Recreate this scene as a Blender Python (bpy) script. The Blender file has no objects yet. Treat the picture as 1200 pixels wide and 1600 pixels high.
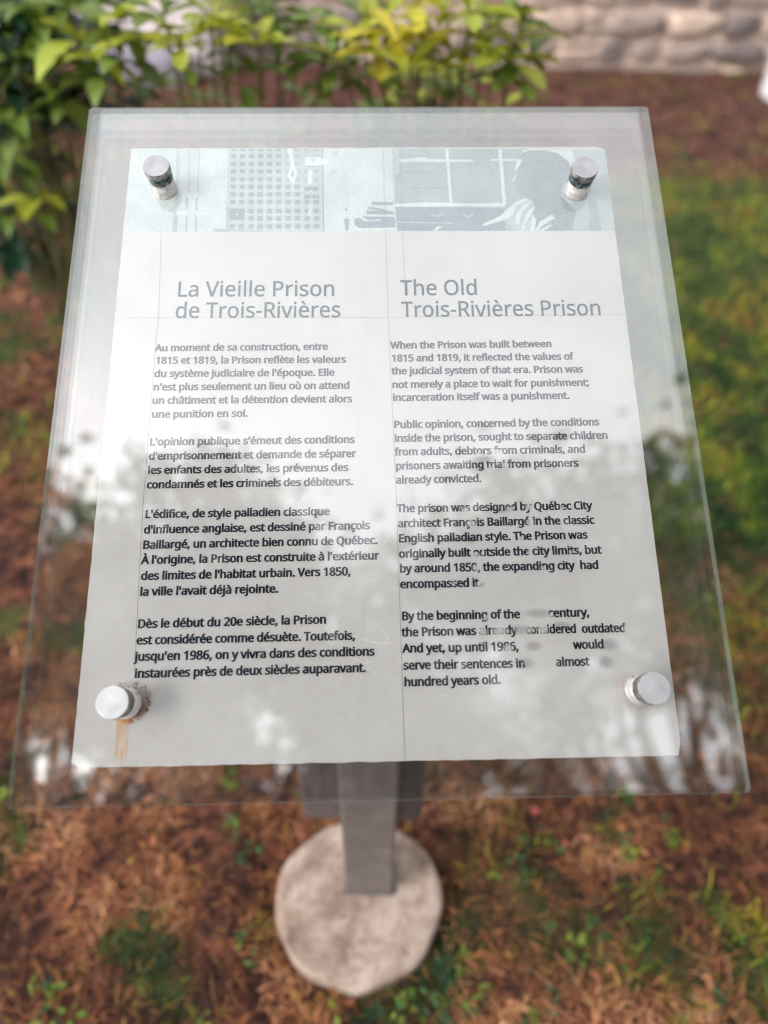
import bpy, bmesh, math, random
from mathutils import Vector, Matrix, noise
R = math.radians

# ---------------------------------------------------------------- camera, sky, sun, exposure
S = bpy.context.scene
COL = S.collection
cam = bpy.data.cameras.new('camera')
cam.sensor_fit = 'HORIZONTAL'
cam.sensor_width = 36.0
cam.lens = 33.3
cam.clip_start = 0.02
cam.clip_end = 500
cam.dof.use_dof = True
cam.dof.focus_distance = 0.655
cam.dof.aperture_fstop = 2.6
cam_ob = bpy.data.objects.new('camera', cam)
COL.objects.link(cam_ob)
cam_right = Vector((0.9997804, 0.01458479, 0.01504798))
cam_up = Vector((-0.0209561, 0.69581625, 0.71791406))
cam_back = -Vector((0.0, 0.71807175, -0.69596908))
m = Matrix((cam_right, cam_up, cam_back)).transposed().to_4x4()
m.translation = (0, 0, 1.55)
cam_ob.matrix_world = m
S.camera = cam_ob

SUN_ELEV, SUN_ROT = R(37), R(-124)          # soft sun from the left behind thin cloud
world = bpy.data.worlds.new('World')
S.world = world
world.use_nodes = True
wn = world.node_tree
bg = wn.nodes['Background']
sky = wn.nodes.new('ShaderNodeTexSky')
sky.sky_type = 'NISHITA'
sky.sun_disc = False
sky.sun_elevation = SUN_ELEV
sky.sun_rotation = SUN_ROT
sky.dust_density = 2.5
sky.air_density = 1.3
hs = wn.nodes.new('ShaderNodeHueSaturation')
hs.inputs['Saturation'].default_value = 0.14
hs.inputs['Value'].default_value = 1.0
wn.links.new(sky.outputs[0], hs.inputs['Color'])
# overcast brightness: the zenith is brighter than the horizon, with soft cloud structure
wtc = wn.nodes.new('ShaderNodeTexCoord')
wsep = wn.nodes.new('ShaderNodeSeparateXYZ')
wn.links.new(wtc.outputs['Generated'], wsep.inputs[0])
wmr = wn.nodes.new('ShaderNodeMapRange')
wmr.inputs['To Min'].default_value = 0.6
wmr.inputs['To Max'].default_value = 1.78
wn.links.new(wsep.outputs[2], wmr.inputs['Value'])
wnz = wn.nodes.new('ShaderNodeTexNoise')
wnz.inputs['Scale'].default_value = 2.6
wnz.inputs['Detail'].default_value = 5
wn.links.new(wtc.outputs['Generated'], wnz.inputs['Vector'])
wcl = wn.nodes.new('ShaderNodeMapRange')
wcl.inputs['From Min'].default_value = 0.3
wcl.inputs['From Max'].default_value = 0.7
wcl.inputs['To Min'].default_value = 0.86
wcl.inputs['To Max'].default_value = 1.14
wn.links.new(wnz.outputs['Fac'], wcl.inputs['Value'])
wmu = wn.nodes.new('ShaderNodeMath')
wmu.operation = 'MULTIPLY'
wn.links.new(wmr.outputs[0], wmu.inputs[0])
wn.links.new(wcl.outputs[0], wmu.inputs[1])
wn.links.new(wmu.outputs[0], hs.inputs['Value'])
wn.links.new(hs.outputs[0], bg.inputs['Color'])
bg.inputs['Strength'].default_value = 0.15

sun = bpy.data.lights.new('sun', 'SUN')
sun.energy = 0.5
sun.angle = R(16)
sun.color = (1.0, 0.95, 0.88)
sun_ob = bpy.data.objects.new('sun', sun)
COL.objects.link(sun_ob)
sd = Vector((math.sin(SUN_ROT) * math.cos(SUN_ELEV), math.cos(SUN_ROT) * math.cos(SUN_ELEV), math.sin(SUN_ELEV)))
sun_ob.rotation_euler = sd.to_track_quat('Z', 'Y').to_euler()

S.view_settings.view_transform = 'Standard'
S.view_settings.look = 'None'
S.view_settings.gamma = 1.0
S.view_settings.exposure = 1.3
S.render.engine = 'CYCLES'
S.cycles.max_bounces = 10
S.cycles.transparent_max_bounces = 24
S.cycles.use_denoising = True
S.cycles.filter_width = 1.1

# ---------------------------------------------------------------- helpers
rng = random.Random(7)

def lin(r, g, b):
    f = lambda c: (c / 255 / 12.92) if c / 255 <= 0.04045 else ((c / 255 + 0.055) / 1.055) ** 2.4
    return (f(r), f(g), f(b), 1.0)

class NT:
    """small wrapper for building node trees"""
    def __init__(self, name):
        self.mat = bpy.data.materials.new(name)
        self.mat.use_nodes = True
        self.t = self.mat.node_tree
        self.p = self.t.nodes['Principled BSDF']
        self.out = self.t.nodes['Material Output']
        self.co = self.t.nodes.new('ShaderNodeTexCoord').outputs['Object']
    def n(self, kind, **kw):
        nd = self.t.nodes.new('ShaderNode' + kind)
        for k, v in kw.items():
            setattr(nd, k, v)
        return nd
    def link(self, a, b):
        self.t.links.new(a, b)
    def put(self, sock, v):
        if hasattr(v, 'is_linked') or isinstance(v, bpy.types.NodeSocket):
            self.link(v, sock)
        else:
            sock.default_value = v
    def noise(self, scale, detail=4, rough=0.55, dist=0.0, co=None):
        nd = self.n('TexNoise')
        nd.inputs['Scale'].default_value = scale
        nd.inputs['Detail'].default_value = detail
        nd.inputs['Roughness'].default_value = rough
        nd.inputs['Distortion'].default_value = dist
        self.link(co or self.co, nd.inputs['Vector'])
        return nd.outputs['Fac']
    def vmap(self, scale=(1, 1, 1), loc=(0, 0, 0), rot=(0, 0, 0)):
        nd = self.n('Mapping')
        nd.inputs['Scale'].default_value = scale
        nd.inputs['Location'].default_value = loc
        nd.inputs['Rotation'].default_value = rot
        self.link(self.co, nd.inputs['Vector'])
        return nd.outputs['Vector']
    def ramp(self, fac, stops, interp='LINEAR'):
        nd = self.n('ValToRGB')
        cr = nd.color_ramp
        cr.interpolation = interp
        while len(cr.elements) < len(stops):
            cr.elements.new(0.5)
        for e, (p, c) in zip(cr.elements, stops):
            e.position = p
            e.color = c if len(c) == 4 else (*c, 1)
        self.link(fac, nd.inputs['Fac'])
        return nd.outputs['Color']
    def math(self, op, a, b=0.0, clamp=False):
        nd = self.n('Math', operation=op, use_clamp=clamp)
        self.put(nd.inputs[0], a)
        self.put(nd.inputs[1], b)
        return nd.outputs[0]
    def rng(self, v, a, b, c=0.0, d=1.0, smooth=True):
        nd = self.n('MapRange', interpolation_type='SMOOTHSTEP' if smooth else 'LINEAR')
        self.put(nd.inputs['Value'], v)
        nd.inputs['From Min'].default_value = a
        nd.inputs['From Max'].default_value = b
        nd.inputs['To Min'].default_value = c
        nd.inputs['To Max'].default_value = d
        return nd.outputs['Result']
    def mix(self, fac, a, b):
        nd = self.n('Mix', data_type='RGBA')
        self.put(nd.inputs['Factor'], fac)
        self.put(nd.inputs['A'] if False else nd.inputs[6], a)
        self.put(nd.inputs[7], b)
        return nd.outputs[2]
    def sep(self, co=None):
        nd = self.n('SeparateXYZ')
        self.link(co or self.co, nd.inputs[0])
        return nd.outputs
    def bump(self, h, strength=0.3, dist=0.01):
        nd = self.n('Bump')
        nd.inputs['Strength'].default_value = strength
        nd.inputs['Distance'].default_value = dist
        self.link(h, nd.inputs['Height'])
        self.link(nd.outputs[0], self.p.inputs['Normal'])
    def set(self, **kw):
        for k, v in kw.items():
            self.put(self.p.inputs[k.replace('_', ' ')], v)
    def ellipse(self, x, y, cx, cy, rx, ry):
        """1 in the middle of an ellipse, 0 at its rim (socket)"""
        a = self.math('DIVIDE', self.math('SUBTRACT', x, cx), rx)
        b = self.math('DIVIDE', self.math('SUBTRACT', y, cy), ry)
        d = self.math('SQRT', self.math('ADD', self.math('MULTIPLY', a, a), self.math('MULTIPLY', b, b)))
        return self.math('SUBTRACT', 1.0, d, clamp=True)

def mesh(name, verts, faces, mats, parent=None, mi=None, smooth=False, cols=None):
    me = bpy.data.meshes.new(name)
    me.from_pydata(verts, [], faces)
    for mt in (mats if isinstance(mats, (list, tuple)) else [mats]):
        me.materials.append(mt)
    if mi:
        me.polygons.foreach_set('material_index', mi)
    if smooth:
        me.polygons.foreach_set('use_smooth', [True] * len(faces))
    if cols:
        ca = me.color_attributes.new('tint', 'FLOAT_COLOR', 'POINT')
        ca.data.foreach_set('color', [c for v in cols for c in (*v[:3], 1.0)])
    me.update()
    o = bpy.data.objects.new(name, me)
    COL.objects.link(o)
    if parent:
        o.parent = parent
    return o

def bm_obj(name, bm, mats, parent=None, smooth=False):
    me = bpy.data.meshes.new(name)
    bmesh.ops.recalc_face_normals(bm, faces=bm.faces)
    bm.to_mesh(me)
    bm.free()
    for mt in (mats if isinstance(mats, (list, tuple)) else [mats]):
        me.materials.append(mt)
    if smooth:
        for p in me.polygons:
            p.use_smooth = True
    o = bpy.data.objects.new(name, me)
    COL.objects.link(o)
    if parent:
        o.parent = parent
    return o

def box(bm, x0, x1, y0, y1, z0, z1, bev=0.0, seg=2, M=None):
    r = bmesh.ops.create_cube(bm, size=1)
    vs = r['verts']
    for v in vs:
        v.co = Vector(((x0 + x1) / 2 + v.co.x * (x1 - x0), (y0 + y1) / 2 + v.co.y * (y1 - y0), (z0 + z1) / 2 + v.co.z * (z1 - z0)))
        if M:
            v.co = M @ v.co
    if bev:
        es = list({e for v in vs for e in v.link_edges})
        bmesh.ops.bevel(bm, geom=es, offset=bev, segments=seg, profile=0.5, affect='EDGES')

def lathe(bm, prof, segs=48, cx=0, cy=0, mat=0):
    rings = []
    for r, z in prof:
        rings.append([bm.verts.new((cx + r * math.cos(2 * math.pi * i / segs), cy + r * math.sin(2 * math.pi * i / segs), z)) for i in range(segs)])
    for a, b in zip(rings, rings[1:]):
        for i in range(segs):
            f = bm.faces.new((a[i], a[(i + 1) % segs], b[(i + 1) % segs], b[i]))
            f.material_index = mat
    for ring in (rings[0], rings[-1]):
        f = bm.faces.new(ring)
        f.material_index = mat

def tag(o, label, cat, group=None):
    o['label'] = label
    o['category'] = cat
    if group:
        o['group'] = group

def setting(o, kind='structure'):
    o['kind'] = kind

def empty(name, loc):
    o = bpy.data.objects.new(name, None)
    o.location = loc
    o.empty_display_size = 0.1
    COL.objects.link(o)
    return o

def fbm(x, y, s, oct=4, seed=0.0):
    return noise.fractal(Vector((x * s + seed, y * s - seed, seed * 0.37)), 1.0, 2.0, oct)

def sstep(a, b, x):
    t = min(1, max(0, (x - a) / (b - a)))
    return t * t * (3 - 2 * t)

# ---------------------------------------------------------------- ground
def green_at(x, y):
    """how much live grass grows at a spot of the yard"""
    g = sstep(0.35, 0.95, x + 0.12 * fbm(x, y, 2.2, 3, 3.1)) * sstep(0.7, 1.5, y + 0.25 * fbm(x, y, 1.8, 3, 9.4))
    g *= 1 - sstep(4.3, 5.0, y + 0.35 * fbm(x, y, 0.9, 3, 1.7))
    p = sstep(0.10, 0.42, fbm(x, y, 3.1, 4, 21.0))
    low = 0.75 * p * sstep(0.05, 0.5, x) * sstep(-0.3, 0.6, y)
    ring = math.hypot(x + 0.034, y - 0.48)
    rg = sstep(0.30, 0.20, ring) * sstep(-0.15, 0.12, x - 0.8 * (y - 0.30))
    left = 0.85 * sstep(-0.15, 0.30, fbm(x, y, 2.0, 4, 33.0)) * sstep(-0.5, -1.0, x) * sstep(1.3, 2.2, y) * (1 - sstep(4.6, 5.4, y))
    mossy = 0.7 * sstep(0.05, 0.4, fbm(x, y, 1.6, 3, 90.0)) * sstep(6.0, 6.9, y) * (1 - sstep(2.0, 3.0, x))
    lp = 0.9 * sstep(0.20, 0.44, fbm(x, y, 4.0, 4, 51.0))
    return min(1.0, max(g, low, rg, left, lp, mossy))

def ground_z(x, y):
    d = math.hypot(x, y - 1.5)
    a = 0.016 * (1 - sstep(3, 7, d)) 
    z = a * fbm(x, y, 5.0, 4, 2.0) + 0.03 * fbm(x, y, 0.6, 2, 5.0) * sstep(0.5, 3, d)
    f = math.hypot(x + 0.034, y - 0.48)
    z -= 0.016 * (1 - sstep(0.17, 0.30, f))
    return z - 0.004

def axis(near0, near1, step, far, grow):
    a = []
    v = near0
    while v <= near1:
        a.append(v)
        v += step
    s = step
    v = near1
    while v < far:
        s *= grow
        v += s
        a.append(v)
    s = step
    v = near0
    while v > -far:
        s *= grow
        v -= s
        a.insert(0, v)
    return a

gx = axis(-2.6, 3.0, 0.035, 90, 1.22)
gy = axis(0.0, 5.2, 0.035, 90, 1.22)
gv, gc = [], []
for y in gy:
    for x in gx:
        gv.append((x, y, ground_z(x, y)))
        gc.append((green_at(x, y), sstep(4.5, 5.2, y + 0.3 * fbm(x, y, 0.9, 3, 1.7)), 0))
nx = len(gx)
gf = [(j * nx + i, j * nx + i + 1, (j + 1) * nx + i + 1, (j + 1) * nx + i) for j in range(len(gy) - 1) for i in range(nx - 1)]
g = NT('bare_soil')
at = g.n('Attribute', attribute_name='tint')
asep = g.sep(at.outputs['Vector'])
brown = g.ramp(g.noise(26, 7, 0.65, 0.6), [(0.32, (0.010, 0.006, 0.007)), (0.48, (0.055, 0.022, 0.016)), (0.62, (0.17, 0.066, 0.036)), (0.78, (0.32, 0.14, 0.08))])
mulch = g.ramp(g.noise(9, 6, 0.6, 0.3), [(0.34, (0.012, 0.007, 0.009)), (0.5, (0.065, 0.026, 0.021)), (0.66, (0.15, 0.066, 0.052))])
green = g.ramp(g.noise(20, 6, 0.6), [(0.3, (0.012, 0.022, 0.008)), (0.55, (0.05, 0.075, 0.018)), (0.75, (0.12, 0.13, 0.03))])
c1 = g.mix(g.math('MULTIPLY', asep[0], 0.85), brown, green)
c2 = g.mix(asep[1], c1, mulch)
g.set(Base_Color=c2, Roughness=0.95)
g.p.inputs['Specular IOR Level'].default_value = 0.15
g.bump(g.noise(60, 6, 0.7), 0.8, 0.01)
ground = mesh('ground', gv, gf, g.mat, smooth=True, cols=gc)
setting(ground)

# tinted scatter material
def tint_mat(name, rough=0.8, transl=0.25, spec=0.2):
    k = NT(name)
    a = k.n('Attribute', attribute_name='tint')
    nz = k.noise(40, 3)
    c = k.mix(k.rng(nz, 0.35, 0.7, 0.0, 0.45), a.outputs['Color'], k.mix(0.55, a.outputs['Color'], (0.02, 0.02, 0.01, 1)))
    k.set(Base_Color=c, Roughness=rough)
    k.p.inputs['Specular IOR Level'].default_value = spec
    if transl:
        tr = k.n('BsdfTranslucent')
        k.link(a.outputs['Color'], tr.inputs['Color'])
        mx = k.n('MixShader')
        mx.inputs[0].default_value = transl
        k.link(k.p.outputs[0], mx.inputs[1])
        k.link(tr.outputs[0], mx.inputs[2])
        k.link(mx.outputs[0], k.out.inputs['Surface'])
    return k.mat

M_DRY = tint_mat('dry_thatch', 0.85, 0.1)
M_GRASS = tint_mat('green_blades', 0.6, 0.3)
M_LEAF = tint_mat('shrub_leaf', 0.42, 0.32, 0.4)
M_TREE = tint_mat('tree_leaf', 0.5, 0.15, 0.3)

def blade(V, F, K, x, y, z, L, w, az, el, bend, col, seg=3):
    """a curved strip: starts at x,y,z, heads off along az at elevation el and bends over"""
    b = len(V)
    sx, sy = -math.sin(az) * w / 2, math.cos(az) * w / 2
    px, py, pz = x, y, z
    for i in range(seg + 1):
        t = i / seg
        k = (1 - 0.85 * t * t)
        V.append((px + sx * k, py + sy * k, pz))
        V.append((px - sx * k, py - sy * k, pz + 0.15 * w))
        K.append(col)
        K.append(col)
        e = el - bend * t
        px += math.cos(az) * math.cos(e) * L / seg
        py += math.sin(az) * math.cos(e) * L / seg
        pz = max(pz + math.sin(e) * L / seg, z - 0.004)
    for i in range(seg):
        F.append((b + 2 * i, b + 2 * i + 1, b + 2 * i + 3, b + 2 * i + 2))

DRY = [(0.030, 0.014, 0.014), (0.13, 0.046, 0.026), (0.24, 0.085, 0.040), (0.35, 0.135, 0.060), (0.46, 0.20, 0.095), (0.56, 0.29, 0.160), (0.30, 0.17, 0.040)]
GRN = [(0.014, 0.050, 0.022), (0.04, 0.105, 0.028), (0.13, 0.215, 0.028), (0.25, 0.30, 0.030), (0.42, 0.39, 0.035), (0.34, 0.17, 0.04)]
def jit(c, a=0.18):
    k = 1 + rng.uniform(-a, a)
    return tuple(max(0.004, v * k * (1 + rng.uniform(-0.06, 0.06))) for v in c)

def in_footing(x, y, r=0.159):
    return math.hypot(x + 0.034, y - 0.48) < r

V, F, K = [], [], []
for i in range(88000):
    far = i > 62000
    if far:
        y = 1.6 + 5.9 * rng.random() ** 1.3
        x = rng.uniform(-0.62, 0.62) * (y + 0.6)
    else:
        x, y = rng.uniform(-0.95, 1.15), rng.uniform(0.10, 1.9)
    if in_footing(x, y) or rng.random() < 0.8 * green_at(x, y) ** 2:
        continue
    cl = fbm(x, y, 5.0, 3, 70.0)                      # tufts share a heading and a colour
    if rng.random() < sstep(0.10, -0.30, fbm(x, y, 14.0, 3, 12.0)) * 0.9:
        continue
    az = 2 * math.pi * fbm(x, y, 6.0, 2, 40.0) + rng.gauss(0, 1.1)
    c = DRY[min(5, max(0, int(2.9 + 4.5 * cl + rng.gauss(0, 1.15))))]
    if rng.random() < 0.10:
        c = DRY[6]
    z = ground_z(x, y) + rng.uniform(0.0, 0.014)
    if rng.random() < 0.03:                           # chips of bark and leaf crumbs
        blade(V, F, K, x, y, z, rng.uniform(0.012, 0.026) * (1.6 if far else 1), rng.uniform(0.007, 0.014), az, rng.uniform(-0.1, 0.5), rng.uniform(-0.4, 0.8), jit(c), 2)
    else:
        blade(V, F, K, x, y, z, rng.uniform(0.014, 0.050) * (1.7 if far else 1), rng.uniform(0.0012, 0.0027) * (2.2 if far else 1), az, rng.uniform(0.0, 0.6), rng.uniform(0.2, 1.2), jit(c), 2)
o = mesh('dry_grass', V, F, M_DRY, cols=K)
setting(o, 'stuff')

V, F, K = [], [], []
for i in range(90000):
    far = i > 30000
    if far:
        y = 1.5 + 5.9 * rng.random() ** 1.3
        x = rng.uniform(-0.62, 0.68) * (y + 0.6)
    else:
        x, y = rng.uniform(-0.95, 1.3), rng.uniform(0.10, 1.9)
    if in_footing(x, y, 0.172) or rng.random() > green_at(x, y) ** 1.4:
        continue
    c = GRN[min(5, max(0, int(2.6 + 6.5 * fbm(x, y, 4.2, 3, 80.0) + rng.gauss(0, 0.8))))]
    L = rng.uniform(0.02, 0.055) * (1.25 if far else 1)
    blade(V, F, K, x, y, ground_z(x, y) - 0.002, L, rng.uniform(0.002, 0.0045) * (1.5 if far else 1), rng.uniform(0, 6.283), rng.uniform(0.7, 1.45), rng.uniform(0.2, 1.2), jit(c))
o = mesh('grass', V, F, M_GRASS, cols=K)
setting(o, 'stuff')

# small round leaved weeds that stick out of the thatch
def disc_leaf(V, F, K, p, r, nrm, col):
    b = len(V)
    q = Vector(nrm).to_track_quat('Z', 'Y')
    V.append(tuple(Vector(p)))
    K.append(col)
    for i in range(7):
        a = i * 2 * math.pi / 7
        V.append(tuple(Vector(p) + q @ Vector((r * math.cos(a), r * 0.72 * math.sin(a), 0.15 * r))))
        K.append(col)
    for i in range(7):
        F.append((b, b + 1 + i, b + 1 + (i + 1) % 7))
V, F, K = [], [], []
spots = [(-0.60, 0.31), (-0.56, 0.26), (-0.31, 0.62), (-0.33, 0.71), (-0.27, 0.56), (-0.25, 0.42), (0.09, 0.31), (0.12, 0.34), (0.05, 0.30), (-0.06, 0.30), (0.16, 0.37), (0.19, 0.31), (0.31, 0.55), (0.36, 0.60), (0.53, 0.58), (0.38, 0.43), (0.42, 0.44), (0.30, 0.30), (0.55, 0.70), (0.62, 0.62), (0.13, 0.29), (0.02, 0.285)]
for i in range(230):
    if i < 90:
        s = spots[i % len(spots)]
        x, y = s[0] + rng.gauss(0, 0.016), s[1] + rng.gauss(0, 0.016)
    else:
        y = rng.uniform(0.2, 3.5)
        x = rng.uniform(-0.6, 0.65) * (y + 0.7)
        if rng.random() > 0.12 + green_at(x, y):
            continue
    if in_footing(x, y, 0.17):
        continue
    c = jit(rng.choice([(0.12, 0.20, 0.03), (0.07, 0.14, 0.04), (0.2, 0.26, 0.04), (0.04, 0.09, 0.04)]))
    for k in range(rng.randint(3, 6)):
        disc_leaf(V, F, K, (x + rng.gauss(0, 0.008), y + rng.gauss(0, 0.008), ground_z(x, y) + rng.uniform(0.008, 0.03)), rng.uniform(0.004, 0.008), (rng.gauss(0, 0.4), rng.gauss(0, 0.4), 1), jit(c))
o = mesh('weeds', V, F, M_GRASS, cols=K)
setting(o, 'stuff')

# ---------------------------------------------------------------- prison wall of rubble stone
def stone_mat(name, ramp, scale, rough=0.9):
    k = NT(name)
    oi = k.n('Attribute', attribute_name='tint')
    n1 = k.noise(scale, 7, 0.62, 0.2)
    c = k.ramp(n1, ramp)
    k.set(Base_Color=k.mix(0.72, c, oi.outputs['Color']), Roughness=rough)
    k.p.inputs['Specular IOR Level'].default_value = 0.2
    k.bump(k.noise(scale * 3, 6, 0.65), 0.6, 0.02)
    return k.mat
M_STONE = stone_mat('rubble_stone', [(0.3, (0.22, 0.165, 0.145)), (0.55, (0.56, 0.44, 0.37)), (0.75, (0.70, 0.58, 0.50))], 7)
k = NT('lime_mortar')
k.set(Base_Color=k.ramp(k.noise(9, 7), [(0.3, (0.34, 0.25, 0.21)), (0.7, (0.54, 0.42, 0.36))]), Roughness=0.95)
k.bump(k.noise(40, 5), 0.5, 0.01)
M_MORTAR = k.mat

WALL_Y = 7.45
V, F, K = [], [], []
def stone(cx, cz, w, h, col):
    """one pillowed irregular stone set into the wall face"""
    b = len(V)
    n, d = 12, rng.uniform(0.03, 0.07)
    ph = rng.uniform(0, 9)
    ringdef = [(1.0, 0.04), (0.97, -0.3 * d), (0.82, -d), (0.45, -d * 1.12)]
    for s, yo in ringdef:
        for i in range(n):
            a = 2 * math.pi * i / n
            ca, sa = math.cos(a), math.sin(a)
            ex = abs(ca) ** 0.55 * (1 if ca > 0 else -1)
            ez = abs(sa) ** 0.55 * (1 if sa > 0 else -1)
            j = 1 + 0.14 * math.sin(2 * a + ph) + 0.10 * math.sin(3 * a + 2 * ph) + 0.05 * math.sin(5 * a + 3 * ph)
            V.append((cx + ex * w / 2 * s * j, WALL_Y + yo + rng.uniform(-0.008, 0.008), cz + ez * h / 2 * s * j))
            K.append(col)
    V.append((cx, WALL_Y - d * 1.15, cz))
    K.append(col)
    for r in range(3):
        for i in range(n):
            F.append((b + r * n + i, b + r * n + (i + 1) % n, b + (r + 1) * n + (i + 1) % n, b + (r + 1) * n + i))
    for i in range(n):
        F.append((b + 3 * n + i, b + 3 * n + (i + 1) % n, b + 4 * n))
TONES = [(0.42, 0.32, 0.26), (0.36, 0.265, 0.215), (0.48, 0.385, 0.33), (0.19, 0.145, 0.13), (0.035, 0.035, 0.05), (0.05, 0.045, 0.055), (0.10, 0.085, 0.09)]
z = -0.12
row = 0
while z < 3.9:
    h = rng.uniform(0.11, 0.24)
    x = -9.5 + rng.uniform(0, 0.4)
    while x < 10:
        w = rng.uniform(0.16, 0.55)
        if rng.random() < 0.3:                             # two thin stones share the course
            hh = h * rng.uniform(0.4, 0.6)
            stone(x + w / 2, z + hh / 2, w - 0.035, hh - 0.03, rng.choice(TONES))
            stone(x + w / 2, z + hh + (h - hh) / 2, w - 0.035, h - hh - 0.03, rng.choice(TONES))
        else:
            stone(x + w / 2, z + h / 2, w - 0.04, h - 0.035, rng.choice(TONES))
        x += w
    z += h
    row += 1
wall = empty('stone_wall', (0, WALL_Y, 0))
tag(wall, 'rubble stone prison wall in tan and grey along the back of the yard', 'wall')
def under(o, root):
    o.parent = root
    o.matrix_parent_inverse = Matrix.Translation(-Vector(root.location))
    return o
under(mesh('rubble_stones', V, F, M_STONE, smooth=True, cols=K), wall)
bm = bmesh.new()
box(bm, -9.7, 10.2, WALL_Y, WALL_Y + 0.6, -0.3, 3.95)
under(bm_obj('mortar', bm, M_MORTAR), wall)
bm = bmesh.new()
box(bm, -9.8, 10.3, WALL_Y - 0.06, WALL_Y + 0.66, 3.95, 4.07, 0.015)
k = NT('coping_stone')
k.set(Base_Color=k.ramp(k.noise(6, 6), [(0.3, (0.3, 0.27, 0.25)), (0.7, (0.5, 0.46, 0.43))]), Roughness=0.9)
under(bm_obj('coping', bm, k.mat), wall)

def rough_block(name, cx, cy, w, d, z0, z1, mat, seed):
    bm = bmesh.new()
    box(bm, cx - w / 2, cx + w / 2, cy - d / 2, cy + d / 2, z0, z1)
    bmesh.ops.subdivide_edges(bm, edges=bm.edges[:], cuts=5, use_grid_fill=True)
    for v in bm.verts:
        q = Vector(((v.co.x - cx) / (w / 2), (v.co.y - cy) / (d / 2), (v.co.z - (z0 + z1) / 2) / ((z1 - z0) / 2)))
        pull = 1 - 0.028 * max(0, q.length - 1.15) / 0.6
        v.co = Vector((cx, cy, (z0 + z1) / 2)) + (v.co - Vector((cx, cy, (z0 + z1) / 2))) * pull
        v.co += Vector((1, 1, 1)) * 0.012 * noise.noise(v.co * 6 + Vector((seed, 0, 0)))
    return bm_obj(name, bm, mat, smooth=True)
def pale_mat(name, a, b):
    k = NT(name)
    k.set(Base_Color=k.ramp(k.noise(8, 7, 0.6), [(0.3, a), (0.7, b)]), Roughness=0.9)
    k.bump(k.noise(45, 5), 0.4, 0.01)
    return k.mat
o = rough_block('stone_block', -2.02, 7.08, 1.12, 0.42, -0.1, 0.82, pale_mat('pale_limestone', (0.42, 0.36, 0.36), (0.66, 0.58, 0.57)), 1)
tag(o, 'broad pale dressed stone block at the foot of the wall behind the shrubs', 'stone block')
o = rough_block('stone_step', -2.06, 6.66, 0.74, 0.36, -0.1, 0.20, pale_mat('grey_slate', (0.13, 0.12, 0.15), (0.26, 0.23, 0.28)), 2)
tag(o, 'low purplish grey stone step in front of the pale block', 'step')
o = rough_block('stone_post', 3.22, 6.55, 0.36, 0.34, -0.1, 0.56, pale_mat('white_stone', (0.55, 0.52, 0.53), (0.74, 0.71, 0.72)), 3)
tag(o, 'short whitish stone post at the right edge before the wall', 'stone post')

# ---------------------------------------------------------------- shrubs behind the sign
def leaf(V, F, K, p, axis, up, L, w, droop, fold, col, shape='obovate'):
    """a leaf blade with a midrib fold that droops towards its tip"""
    a = Vector(axis).normalized()
    s = a.cross(Vector(up))
    if s.length < 1e-4:
        s = a.cross(Vector((1, 0, 0)))
    s.normalize()
    u = s.cross(a).normalized()
    prof = {'obovate': [0.10, 0.34, 0.66, 0.92, 1.0, 0.80, 0.0], 'ovate': [0.12, 0.72, 1.0, 0.92, 0.68, 0.36, 0.0]}[shape]
    b = len(V)
    p = Vector(p)
    N = len(prof)
    d = a.copy()
    q = p.copy()
    wav = rng.uniform(0, 6)
    for i, pw in enumerate(prof):
        t = i / (N - 1)
        hw = w / 2 * pw
        lift = fold * hw
        ripple = 0.06 * w * math.sin(wav + 5 * t)
        shade = 1 + 0.10 * math.sin(wav + 3 * t)
        for sgn in (-1, 0, 1):
            v = q + s * hw * sgn + u * (lift * abs(sgn) + ripple * sgn)
            V.append(tuple(v))
            K.append(tuple(c * shade * (1.0 if sgn else 1.18) for c in col))
        ang = droop / N
        d = (d * math.cos(ang) - u * math.sin(ang)).normalized()
        u = s.cross(d).normalized()
        q = q + d * L / (N - 1)
    for i in range(N - 1):
        r0, r1 = b + 3 * i, b + 3 * i + 3
        F.append((r0, r0 + 1, r1 + 1, r1))
        F.append((r0 + 1, r0 + 2, r1 + 2, r1 + 1))

def whorl(V, F, K, p, n, L, w, col, tilt, shape='obovate', droop=1.1, tip=(0, 0, 1)):
    q = Vector(tip).normalized().to_track_quat('Z', 'Y')
    off = rng.uniform(0, 6)
    for i in range(n):
        a = off + i * 2.39996
        e = tilt + rng.uniform(-0.25, 0.25) + 0.5 * (i / n)
        ax = q @ Vector((math.cos(a) * math.cos(e), math.sin(a) * math.cos(e), math.sin(e)))
        k = rng.uniform(0.5, 1.2)
        leaf(V, F, K, Vector(p) + ax * 0.004, ax, (0, 0, 1), L * k, w * k, droop * rng.uniform(0.6, 1.3), rng.uniform(0.15, 0.5), jit(col, 0.22), shape)

def stem(V, F, K, a, b, r0, r1, col, sag=0.0):
    a, b = Vector(a), Vector(b)
    n, seg = 6, 6
    base = len(V)
    side = Vector((rng.uniform(-1, 1), rng.uniform(-1, 1), 0)) * sag
    for j in range(seg + 1):
        t = j / seg
        c = a.lerp(b, t) + side * math.sin(math.pi * t)
        r = r0 + (r1 - r0) * t
        for i in range(n):
            V.append((c.x + r * math.cos(i * math.pi / 3), c.y + r * math.sin(i * math.pi / 3), c.z))
            K.append(col)
    for j in range(seg):
        for i in range(n):
            F.append((base + j * n + i, base + j * n + (i + 1) % n, base + (j + 1) * n + (i + 1) % n, base + (j + 1) * n + i))

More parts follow.
